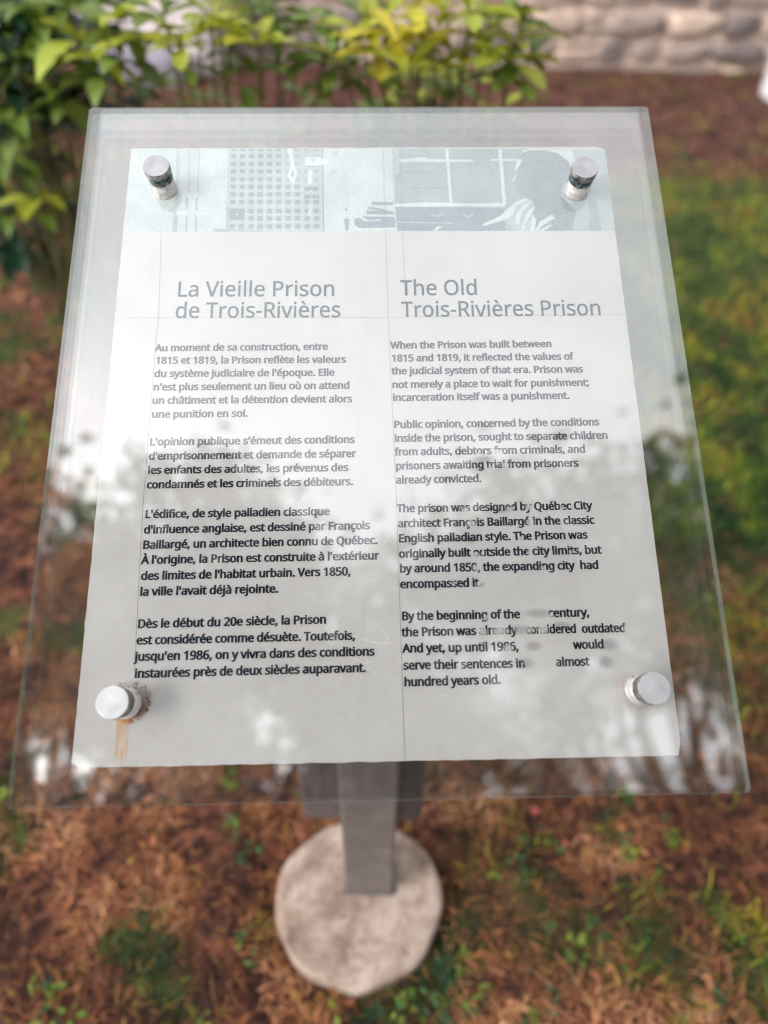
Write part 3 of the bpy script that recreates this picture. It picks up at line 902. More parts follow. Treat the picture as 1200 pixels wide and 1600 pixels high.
ART = [
(0,[0.0,0.5,499.9,3.4,499.8,105.2,1.8,104.0]),
(1,[47.5,1.6,51.0,1.6,53.4,54.9,53.0,68.6,51.7,80.2,49.4,76.3,50.4,58.8]),
(2,[60.5,1.2,61.5,1.2,63.6,54.9,62.5,55.9]),
(2,[70.4,1.2,71.4,1.2,73.2,56.0,72.0,56.0]),
(2,[60.5,61.0,63.0,62.0,63.9,77.4,62.5,77.4,60.6,68.6]),
(2,[71.2,61.9,73.1,61.9,73.2,72.6,72.7,78.4,71.2,78.4]),
(2,[49.9,83.1,54.0,85.0,54.1,103.2,49.6,103.2,49.1,90.8]),
(2,[61.9,85.1,63.9,83.2,64.2,103.3,62.3,103.3]),
(2,[71.5,83.2,73.8,86.1,74.2,103.3,72.0,103.3]),
(1,[43.3,76.3,53.0,75.4,51.9,83.1,47.2,80.2]),
(4,[60.9,56.4,73.6,56.5,73.0,61.1,61.8,61.0]),
(4,[51.6,78.3,63.4,78.4,63.2,83.2,52.7,83.1]),
(4,[71.9,78.4,82.9,78.5,83.1,82.8,73.0,82.8]),
(2,[90.4,100.1,105.3,99.3,105.5,103.4,90.2,103.3]),
(1,[100.9,0.7,201.2,1.1,202.8,103.8,103.6,103.2]),
(3,[200.1,1.1,201.2,1.1,202.8,103.8,201.5,103.8]),
(2,[102.3,73.4,105.4,73.4,106.4,99.1,103.2,99.1]),
(2,[90.5,99.3,142.3,100.6,142.4,103.4,90.7,103.1]),
(3,[104.5,0.8,110.1,0.9,110.2,3.9,104.6,3.9]),
(3,[113.8,0.9,119.4,0.9,119.5,3.9,113.9,3.9]),
(3,[123.3,0.9,128.9,0.9,129.0,4.0,123.4,3.9]),
(3,[132.7,1.0,138.3,1.0,138.4,4.0,132.8,4.0]),
(3,[142.1,1.0,147.7,1.0,147.8,4.0,142.2,4.0]),
(3,[151.5,1.0,157.1,1.1,157.2,4.1,151.6,4.0]),
(2,[160.9,1.1,166.5,1.1,166.6,4.1,161.0,4.1]),
(2,[170.8,1.1,176.4,1.1,176.5,4.2,170.8,4.1]),
(2,[180.5,1.1,186.1,1.2,186.1,4.2,180.5,4.2]),
(2,[190.6,1.2,196.2,1.2,196.2,4.2,190.6,4.2]),
(3,[104.6,7.7,110.2,7.7,110.4,13.1,104.9,13.1]),
(3,[113.9,7.7,119.5,7.7,119.7,13.2,114.1,13.1]),
(3,[123.5,7.8,129.0,7.8,129.2,13.2,123.6,13.2]),
(3,[132.8,7.8,138.4,7.8,138.6,13.2,133.0,13.2]),
(3,[142.3,7.8,147.9,7.8,148.0,13.3,142.4,13.3]),
(3,[151.7,7.9,157.3,7.9,157.4,13.3,151.8,13.3]),
(2,[161.1,7.9,166.7,7.9,166.8,13.4,161.2,13.3]),
(2,[171.0,8.0,176.6,8.0,176.7,13.4,171.1,13.4]),
(3,[104.9,17.3,110.4,17.3,110.7,22.7,105.1,22.7]),
(3,[114.1,17.3,119.7,17.4,119.9,22.8,114.3,22.7]),
(3,[123.7,17.4,129.3,17.4,129.5,22.8,123.9,22.8]),
(3,[133.1,17.4,138.6,17.5,138.8,22.9,133.2,22.8]),
(3,[142.5,17.5,148.1,17.5,148.2,22.9,142.7,22.9]),
(3,[151.9,17.5,157.5,17.5,157.6,22.9,152.1,22.9]),
(2,[161.4,17.6,166.9,17.6,167.0,23.0,161.5,23.0]),
(2,[171.2,17.6,176.8,17.6,176.9,23.0,171.3,23.0]),
(3,[105.1,26.9,110.7,26.9,110.9,32.3,105.3,32.2]),
(3,[114.4,26.9,119.9,26.9,120.1,32.3,114.6,32.3]),
(3,[124.0,27.0,129.5,27.0,129.7,32.4,124.2,32.3]),
(3,[133.3,27.0,138.8,27.0,139.0,32.4,133.5,32.4]),
(3,[142.8,27.1,148.3,27.1,148.5,32.4,142.9,32.4]),
(3,[152.2,27.1,157.7,27.1,157.8,32.5,152.3,32.5]),
(2,[161.6,27.1,167.2,27.2,167.3,32.5,161.7,32.5]),
(2,[171.5,27.2,177.0,27.2,177.1,32.6,171.5,32.5]),
(2,[181.5,27.2,184.8,27.2,184.9,32.6,181.5,32.6]),
(2,[191.1,27.3,196.6,27.3,196.7,32.7,191.1,32.6]),
(3,[105.4,36.9,110.9,36.9,111.1,42.2,105.6,42.2]),
(3,[114.6,37.0,120.1,37.0,120.3,42.3,114.8,42.3]),
(3,[124.3,37.0,129.8,37.0,129.9,42.4,124.4,42.3]),
(3,[133.5,37.0,139.1,37.1,139.2,42.4,133.7,42.4]),
(3,[143.1,37.1,148.6,37.1,148.7,42.4,143.2,42.4]),
(3,[152.4,37.1,158.0,37.2,158.1,42.5,152.6,42.5]),
(2,[161.9,37.2,167.4,37.2,167.5,42.5,162.0,42.5]),
(2,[171.7,37.2,177.2,37.3,177.3,42.6,171.8,42.6]),
(2,[181.7,37.3,185.0,37.3,185.1,42.6,181.8,42.6]),
(2,[191.3,37.3,196.8,37.4,196.8,42.7,191.3,42.7]),
(3,[105.6,46.2,111.1,46.2,111.3,51.5,105.8,51.5]),
(3,[114.8,46.2,120.3,46.3,120.5,51.6,115.0,51.5]),
(3,[124.5,46.3,130.0,46.3,130.2,51.6,124.7,51.6]),
(3,[133.8,46.3,139.3,46.4,139.4,51.7,133.9,51.6]),
(3,[143.3,46.4,148.8,46.4,148.9,51.7,143.4,51.7]),
(3,[152.7,46.4,158.2,46.5,158.3,51.8,152.8,51.7]),
(3,[162.1,46.5,167.6,46.5,167.7,51.8,162.2,51.8]),
(3,[171.9,46.5,177.4,46.6,177.5,51.9,172.0,51.8]),
(3,[105.9,55.4,111.3,55.5,111.5,60.7,106.1,60.7]),
(3,[115.0,55.5,120.5,55.5,120.7,60.8,115.2,60.7]),
(3,[124.8,55.5,130.2,55.6,130.4,60.8,124.9,60.8]),
(3,[134.0,55.6,139.5,55.6,139.6,60.9,134.1,60.8]),
(3,[143.6,55.6,149.1,55.7,149.2,60.9,143.7,60.9]),
(3,[152.9,55.7,158.4,55.7,158.5,61.0,153.0,60.9]),
(3,[162.4,55.7,167.9,55.8,168.0,61.0,162.5,61.0]),
(3,[172.2,55.8,177.7,55.8,177.7,61.1,172.2,61.0]),
(3,[106.1,65.0,111.6,65.0,111.8,70.2,106.3,70.2]),
(3,[115.2,65.0,120.7,65.1,120.9,70.3,115.5,70.2]),
(3,[125.0,65.1,130.5,65.1,130.7,70.3,125.2,70.3]),
(3,[134.2,65.2,139.7,65.2,139.8,70.4,134.4,70.4]),
(3,[143.8,65.2,149.3,65.2,149.4,70.5,143.9,70.4]),
(3,[153.1,65.3,158.6,65.3,158.7,70.5,153.3,70.5]),
(3,[162.6,65.3,168.1,65.3,168.2,70.6,162.7,70.5]),
(3,[172.4,65.4,177.9,65.4,177.9,70.6,172.5,70.6]),
(3,[182.1,65.4,187.6,65.5,187.6,70.7,182.2,70.6]),
(3,[191.8,65.5,197.3,65.5,197.3,70.7,191.9,70.7]),
(3,[125.3,75.9,130.8,75.9,130.9,81.1,125.5,81.1]),
(3,[134.5,75.9,139.9,76.0,140.1,81.2,134.6,81.1]),
(3,[144.1,76.0,149.6,76.0,149.7,81.2,144.2,81.2]),
(3,[153.4,76.1,158.9,76.1,159.0,81.3,153.5,81.2]),
(3,[162.9,76.1,168.3,76.2,168.4,81.3,163.0,81.3]),
(3,[172.7,76.2,178.1,76.2,178.2,81.4,172.7,81.3]),
(3,[182.4,76.2,187.8,76.3,187.9,81.4,182.4,81.4]),
(3,[192.0,76.3,197.5,76.3,197.5,81.5,192.1,81.5]),
(3,[125.6,84.9,131.0,85.0,131.2,90.1,125.7,90.0]),
(3,[134.7,85.0,140.1,85.0,140.2,90.2,134.8,90.1]),
(3,[144.3,85.0,149.8,85.1,149.9,90.2,144.5,90.2]),
(3,[153.7,85.1,159.1,85.1,159.2,90.3,153.8,90.2]),
(3,[163.1,85.2,168.6,85.2,168.7,90.3,163.2,90.3]),
(3,[172.9,85.2,178.3,85.2,178.4,90.4,173.0,90.4]),
(3,[182.6,85.3,188.0,85.3,188.1,90.5,182.7,90.4]),
(3,[192.2,85.3,197.7,85.4,197.7,90.5,192.2,90.5]),
(3,[106.9,94.3,112.3,94.3,112.5,99.4,107.1,99.4]),
(3,[115.9,94.3,121.3,94.4,121.5,99.5,116.1,99.4]),
(3,[125.8,94.4,131.2,94.4,131.4,99.5,126.0,99.5]),
(3,[134.9,94.5,140.3,94.5,140.5,99.6,135.1,99.6]),
(3,[144.6,94.5,150.0,94.6,150.1,99.7,144.7,99.6]),
(3,[153.9,94.6,159.3,94.6,159.4,99.7,154.0,99.7]),
(3,[163.4,94.7,168.8,94.7,168.9,99.8,163.5,99.8]),
(3,[173.1,94.7,178.5,94.8,178.6,99.8,173.2,99.8]),
(3,[182.8,94.8,188.3,94.8,188.3,99.9,182.9,99.9]),
(3,[192.4,94.8,197.8,94.9,197.8,100.0,192.4,99.9]),
(3,[105.7,75.4,121.1,75.5,121.6,89.6,106.3,89.5]),
(3,[182.2,49.2,197.0,49.3,197.1,54.4,182.2,54.3]),
(3,[182.3,59.0,197.3,59.1,197.3,63.9,182.3,63.9]),
(2,[181.7,8.9,185.8,9.0,185.8,10.6,181.7,10.6]),
(2,[190.1,9.3,196.2,9.3,196.2,10.9,190.1,10.9]),
(4,[182.3,11.9,199.2,12.0,199.3,23.4,182.4,23.3]),
(2,[189.0,14.7,192.9,14.7,191.0,18.5]),
(3,[183.1,23.1,199.3,23.1,199.3,24.2,183.1,24.1]),
(4,[199.7,13.9,206.7,14.0,206.7,21.6,199.8,21.5]),
(4,[163.6,0.9,168.7,1.0,169.7,11.3,171.9,25.6,174.2,30.3,173.9,37.0,171.1,44.3,168.3,43.6,164.3,35.6,166.3,27.6,167.9,22.2,165.3,11.3]),
(2,[167.8,30.5,170.0,28.9,171.6,32.3,169.8,38.3,168.2,37.0]),
(4,[185.8,29.0,189.7,27.7,190.4,45.0,185.4,46.4]),
(4,[186.8,71.3,189.5,72.6,188.6,85.6,186.4,83.0]),
(1,[210.2,5.4,216.9,4.3,217.2,9.5,210.8,10.3]),
(1,[208.0,29.1,214.7,28.1,214.9,33.2,208.6,33.9]),
(4,[112.1,43.0,113.8,43.1,113.9,44.9,112.1,44.9]),
(4,[121.3,43.1,123.0,43.1,123.1,45.0,121.3,45.0]),
(4,[130.9,43.1,132.7,43.2,132.8,45.0,131.0,45.0]),
(4,[140.2,43.2,142.0,43.2,142.0,45.1,140.2,45.0]),
(4,[149.7,43.2,151.5,43.3,151.5,45.1,149.8,45.1]),
(4,[159.1,43.3,160.9,43.3,160.9,45.2,159.1,45.1]),
(4,[168.6,43.3,170.3,43.4,170.3,45.2,168.6,45.2]),
(4,[178.4,43.4,180.1,43.4,180.2,45.3,178.4,45.2]),
(4,[188.0,43.5,189.8,43.5,189.8,45.3,188.1,45.3]),
(4,[112.3,52.3,114.0,52.3,114.1,54.2,112.4,54.1]),
(4,[121.5,52.4,123.2,52.4,123.3,54.2,121.5,54.2]),
(4,[131.2,52.4,132.9,52.4,133.0,54.3,131.2,54.2]),
(4,[140.4,52.5,142.2,52.5,142.2,54.3,140.4,54.3]),
(4,[150.0,52.5,151.7,52.5,151.8,54.4,150.0,54.4]),
(4,[159.3,52.6,161.1,52.6,161.1,54.4,159.3,54.4]),
(4,[168.8,52.6,170.5,52.6,170.6,54.5,168.8,54.5]),
(4,[178.6,52.7,180.3,52.7,180.3,54.5,178.6,54.5]),
(4,[188.2,52.7,190.0,52.7,190.0,54.6,188.3,54.6]),
(4,[112.5,61.5,114.2,61.5,114.3,63.3,112.6,63.3]),
(4,[121.6,61.5,123.4,61.6,123.5,63.4,121.7,63.4]),
(4,[131.4,61.6,133.2,61.6,133.2,63.5,131.5,63.4]),
(4,[140.6,61.7,142.3,61.7,142.4,63.5,140.6,63.5]),
(4,[150.2,61.7,151.9,61.7,152.0,63.5,150.2,63.5]),
(4,[159.5,61.8,161.3,61.8,161.3,63.6,159.6,63.6]),
(4,[169.0,61.8,170.7,61.8,170.8,63.7,169.0,63.6]),
(4,[178.8,61.9,180.5,61.9,180.5,63.7,178.8,63.7]),
(4,[188.5,61.9,190.2,61.9,190.2,63.8,188.5,63.8]),
(4,[112.7,71.0,114.5,71.0,114.5,72.8,112.8,72.8]),
(4,[121.8,71.1,123.6,71.1,123.7,72.9,121.9,72.9]),
(4,[131.6,71.1,133.4,71.1,133.4,73.0,131.7,72.9]),
(4,[140.8,71.2,142.5,71.2,142.6,73.0,140.8,73.0]),
(4,[150.4,71.2,152.2,71.2,152.2,73.1,150.5,73.1]),
(4,[159.7,71.3,161.5,71.3,161.5,73.1,159.8,73.1]),
(4,[169.2,71.3,171.0,71.4,171.0,73.2,169.2,73.2]),
(4,[179.0,71.4,180.7,71.4,180.8,73.2,179.0,73.2]),
(4,[188.7,71.5,190.4,71.5,190.4,73.3,188.7,73.3]),
(4,[113.0,81.8,114.7,81.8,114.8,83.6,113.0,83.6]),
(4,[122.1,81.8,123.8,81.8,123.9,83.6,122.1,83.6]),
(4,[131.9,81.9,133.6,81.9,133.7,83.7,132.0,83.7]),
(4,[141.0,81.9,142.8,81.9,142.8,83.7,141.1,83.7]),
(4,[150.7,82.0,152.4,82.0,152.5,83.8,150.7,83.8]),
(4,[160.0,82.0,161.7,82.0,161.8,83.9,160.0,83.8]),
(4,[169.5,82.1,171.2,82.1,171.2,83.9,169.5,83.9]),
(4,[179.2,82.2,181.0,82.2,181.0,84.0,179.2,84.0]),
(4,[188.9,82.2,190.7,82.2,190.7,84.0,188.9,84.0]),
(4,[113.2,90.7,114.9,90.8,115.0,92.5,113.3,92.5]),
(4,[122.3,90.8,124.0,90.8,124.0,92.6,122.3,92.6]),
(4,[132.1,90.9,133.9,90.9,133.9,92.7,132.2,92.7]),
(4,[141.2,90.9,142.9,90.9,143.0,92.7,141.3,92.7]),
(4,[150.9,91.0,152.6,91.0,152.7,92.8,150.9,92.8]),
(4,[160.2,91.0,161.9,91.0,162.0,92.8,160.2,92.8]),
(4,[169.7,91.1,171.4,91.1,171.4,92.9,169.7,92.9]),
(4,[179.4,91.2,181.2,91.2,181.2,93.0,179.4,93.0]),
(4,[189.1,91.2,190.9,91.2,190.9,93.0,189.2,93.0]),
(4,[113.4,100.2,115.1,100.2,115.2,102.0,113.5,102.0]),
(4,[122.5,100.2,124.2,100.2,124.2,102.0,122.5,102.0]),
(4,[132.4,100.3,134.1,100.3,134.1,102.1,132.4,102.1]),
(4,[141.4,100.4,143.2,100.4,143.2,102.2,141.5,102.1]),
(4,[151.1,100.4,152.8,100.4,152.9,102.2,151.2,102.2]),
(4,[160.4,100.5,162.1,100.5,162.2,102.3,160.4,102.3]),
(4,[169.9,100.5,171.6,100.6,171.7,102.3,169.9,102.3]),
(4,[179.6,100.6,181.3,100.6,181.4,102.4,179.7,102.4]),
(4,[189.3,100.7,191.1,100.7,191.1,102.5,189.4,102.5]),
(2,[281.4,1.3,418.1,2.2,436.0,104.5,276.8,103.5,275.2,73.5,276.9,32.2,280.6,32.2]),
(1,[273.9,1.6,281.0,1.6,280.2,32.2,276.9,33.1,275.3,69.2,273.9,68.4]),
(3,[275.9,74.7,388.1,76.7,387.7,104.2,276.8,103.5]),
(4,[281.2,15.2,308.8,12.4,310.9,14.9,359.1,16.2,359.0,18.4,281.1,18.7]),
(4,[330.3,1.9,333.2,1.9,334.6,71.6,331.9,71.6]),
(4,[276.0,70.6,306.8,69.1,332.0,69.6,334.7,70.4,368.4,70.6,390.0,69.9,389.8,73.3,333.8,74.3,275.9,74.3]),
(3,[251.2,68.2,273.9,68.9,273.5,72.3,251.3,72.2]),
(3,[246.7,74.2,250.2,73.8,268.7,78.5,265.1,80.3,248.3,76.9]),
(3,[245.9,78.4,272.2,79.7,275.0,82.4,275.0,83.8,245.9,83.2]),
(3,[233.0,89.2,240.9,85.9,273.5,86.5,275.5,91.2,274.6,99.8,239.3,100.9,233.7,95.9]),
(4,[236.6,85.9,240.9,85.9,247.2,90.6,260.7,89.4,260.6,90.7,245.0,92.0]),
(4,[233.7,99.9,276.7,99.5,276.8,102.5,233.7,102.8]),
(3,[222.4,89.1,228.1,88.3,227.3,102.8,224.1,102.8,223.5,94.2]),
(3,[223.6,74.0,226.7,77.4,225.0,80.4]),
(4,[313.4,103.0,318.5,98.1,322.8,99.0,316.9,103.7]),
(1,[312.1,79.6,313.7,83.8,319.0,85.7,323.4,82.7,325.0,79.7,323.9,84.1,319.0,87.1,313.1,85.0]),
(1,[345.0,79.8,346.9,84.9,351.1,86.6,354.8,83.2,356.1,80.2,355.3,84.9,351.0,87.9,346.1,86.2]),
(1,[277.6,92.5,334.3,94.0,334.3,95.2,277.6,93.8]),
(3,[283.4,30.7,327.0,31.2,327.0,31.9,283.4,31.5]),
(3,[282.9,50.5,326.2,51.0,326.1,51.7,282.9,51.3]),
(1,[437.1,3.6,499.3,3.6,499.7,104.8,455.3,104.5,463.2,47.1,459.3,19.2,449.8,8.1]),
(4,[437.1,3.6,464.6,3.8,467.1,19.2,462.4,27.0,459.3,18.4,449.8,8.1]),
(2,[473.5,67.0,484.5,65.6,486.2,104.8,471.7,104.7,477.3,86.6]),
(4,[386.3,2.8,390.2,2.8,390.1,72.9,386.7,72.9]),
(4,[377.7,15.4,410.1,15.3,411.0,17.7,377.6,17.2]),
(4,[356.5,72.1,387.1,70.5,389.7,72.6,386.8,74.7,356.3,74.8]),
(5,[411.8,7.0,420.1,4.5,437.1,4.3,449.8,8.8,459.0,18.9,462.2,30.1,465.3,41.0,453.1,51.7,448.4,60.8,452.9,68.4,462.0,80.5,458.2,93.9,455.3,104.5,415.0,104.3,411.4,86.2,417.8,68.2,411.9,62.1,403.8,59.1,400.2,46.8,403.2,31.4,406.6,18.9]),
(4,[405.1,17.1,411.2,15.5,409.1,20.5,404.2,29.9,402.1,29.5]),
(4,[403.9,33.6,404.4,34.5,400.1,43.4,398.6,43.1]),
(4,[412.0,3.9,421.5,3.2,420.7,4.5,412.1,6.4]),
(1,[453.9,43.3,456.7,47.1,456.7,54.8,451.8,66.2,449.1,58.1,450.5,51.7]),
(2,[454.3,48.6,455.3,51.7,453.1,59.3,452.1,56.3]),
(1,[454.6,70.3,461.9,74.5,464.2,77.5,461.3,81.3,457.9,76.0]),
(1,[364.0,96.0,382.9,86.3,398.5,70.4,410.4,64.6,418.1,67.6,420.0,75.5,415.4,83.2,415.0,104.3,400.0,104.2,392.8,97.9,386.9,92.0,365.8,98.3]),
(4,[364.0,96.0,382.9,86.3,398.5,70.4,410.4,64.6,413.9,66.4,400.2,74.2,395.5,86.1,385.8,90.5,365.8,98.3]),
(4,[398.7,95.0,399.3,86.1,407.3,72.7,416.5,68.2,414.4,71.5,406.0,81.7,401.0,98.0]),
(4,[404.4,104.2,407.4,92.1,411.8,80.2,419.8,75.2,416.0,84.0,409.6,92.1,405.6,104.2]),
(4,[412.8,104.3,415.1,90.7,416.6,83.2,419.9,90.7,417.3,104.3]),
(4,[417.6,104.3,423.4,93.7,436.9,84.1,439.2,89.3,425.6,98.2,420.1,104.3]),
(4,[424.0,102.3,433.9,97.0,435.9,98.2,426.4,104.3,423.8,104.3]),
]
v, f, mi = [], [], []
for i, (tone, pts) in enumerate(ART):
    b = len(v)
    for j in range(0, len(pts), 2):
        v.append((pts[j] / 1000, -pts[j + 1] / 1000, 0.00006 + i * 5e-7))
    f.append(tuple(range(b, b + len(pts) // 2)))
    mi.append(tone)
def sub(o, part):
    o.parent = part
    return o
sub(mesh('printed_photo', v, f, TONE, mi=mi), plate)

# hairlines of the layout
HAIR = [[(264.2, 1.91), (265.91, 221.44), (269.28, 382.65), (270.71, 562.77), (270.97, 613.01)], [(281.58, 1.98), (282.92, 178.57)], [(38.35, 103.48), (42.48, 201.35), (41.65, 227.76), (41.47, 397.56), (45.14, 537.78)], [(1.48, 200.97), (136.79, 202.0), (249.08, 202.55), (501.28, 202.02)]]
v, f = [], []
for pts in HAIR:
    for (x0, y0), (x1, y1) in zip(pts, pts[1:]):
        a, b_ = Vector((x0 / 1000, -y0 / 1000, 0.00021)), Vector((x1 / 1000, -y1 / 1000, 0.00021))
        d = (b_ - a).normalized()
        nn = Vector((-d.y, d.x, 0)) * 0.00017
        i0 = len(v)
        v += [tuple(a + nn), tuple(a - nn), tuple(b_ - nn), tuple(b_ + nn)]
        f.append((i0, i0 + 1, i0 + 2, i0 + 3))
sub(mesh('layout_line', v, f, ink('hairline_ink', (112, 118, 118))), plate)
# pale scratches
M_SCR = ink('scratch_white', (214, 212, 208))
SCR = [[(226, 528), (239, 534), (246, 533)], [(238, 514), (252, 518), (262, 517)], [(240, 529), (243, 540), (250, 545)], [(184, 470), (196, 476)], [(150, 428), (158, 440)], [(254, 505), (259, 512), (256, 520)], [(300, 560), (312, 563)], [(64, 556), (92, 551)], [(216, 430), (219, 436)], [(262, 421), (258, 430)]]
for pts in SCR:
    v, f = [], []
    for (x0, y0), (x1, y1) in zip(pts, pts[1:]):
        a, b_ = Vector((x0 / 1000, -y0 / 1000, 0.00023)), Vector((x1 / 1000, -y1 / 1000, 0.00023))
        d = (b_ - a).normalized()
        nn = Vector((-d.y, d.x, 0)) * rng.uniform(0.0002, 0.0005)
        i0 = len(v)
        v += [tuple(a + nn), tuple(a - nn), tuple(b_ - nn), tuple(b_ + nn)]
        f.append((i0, i0 + 1, i0 + 2, i0 + 3))
    sub(mesh('scratch', v, f, M_SCR), plate)

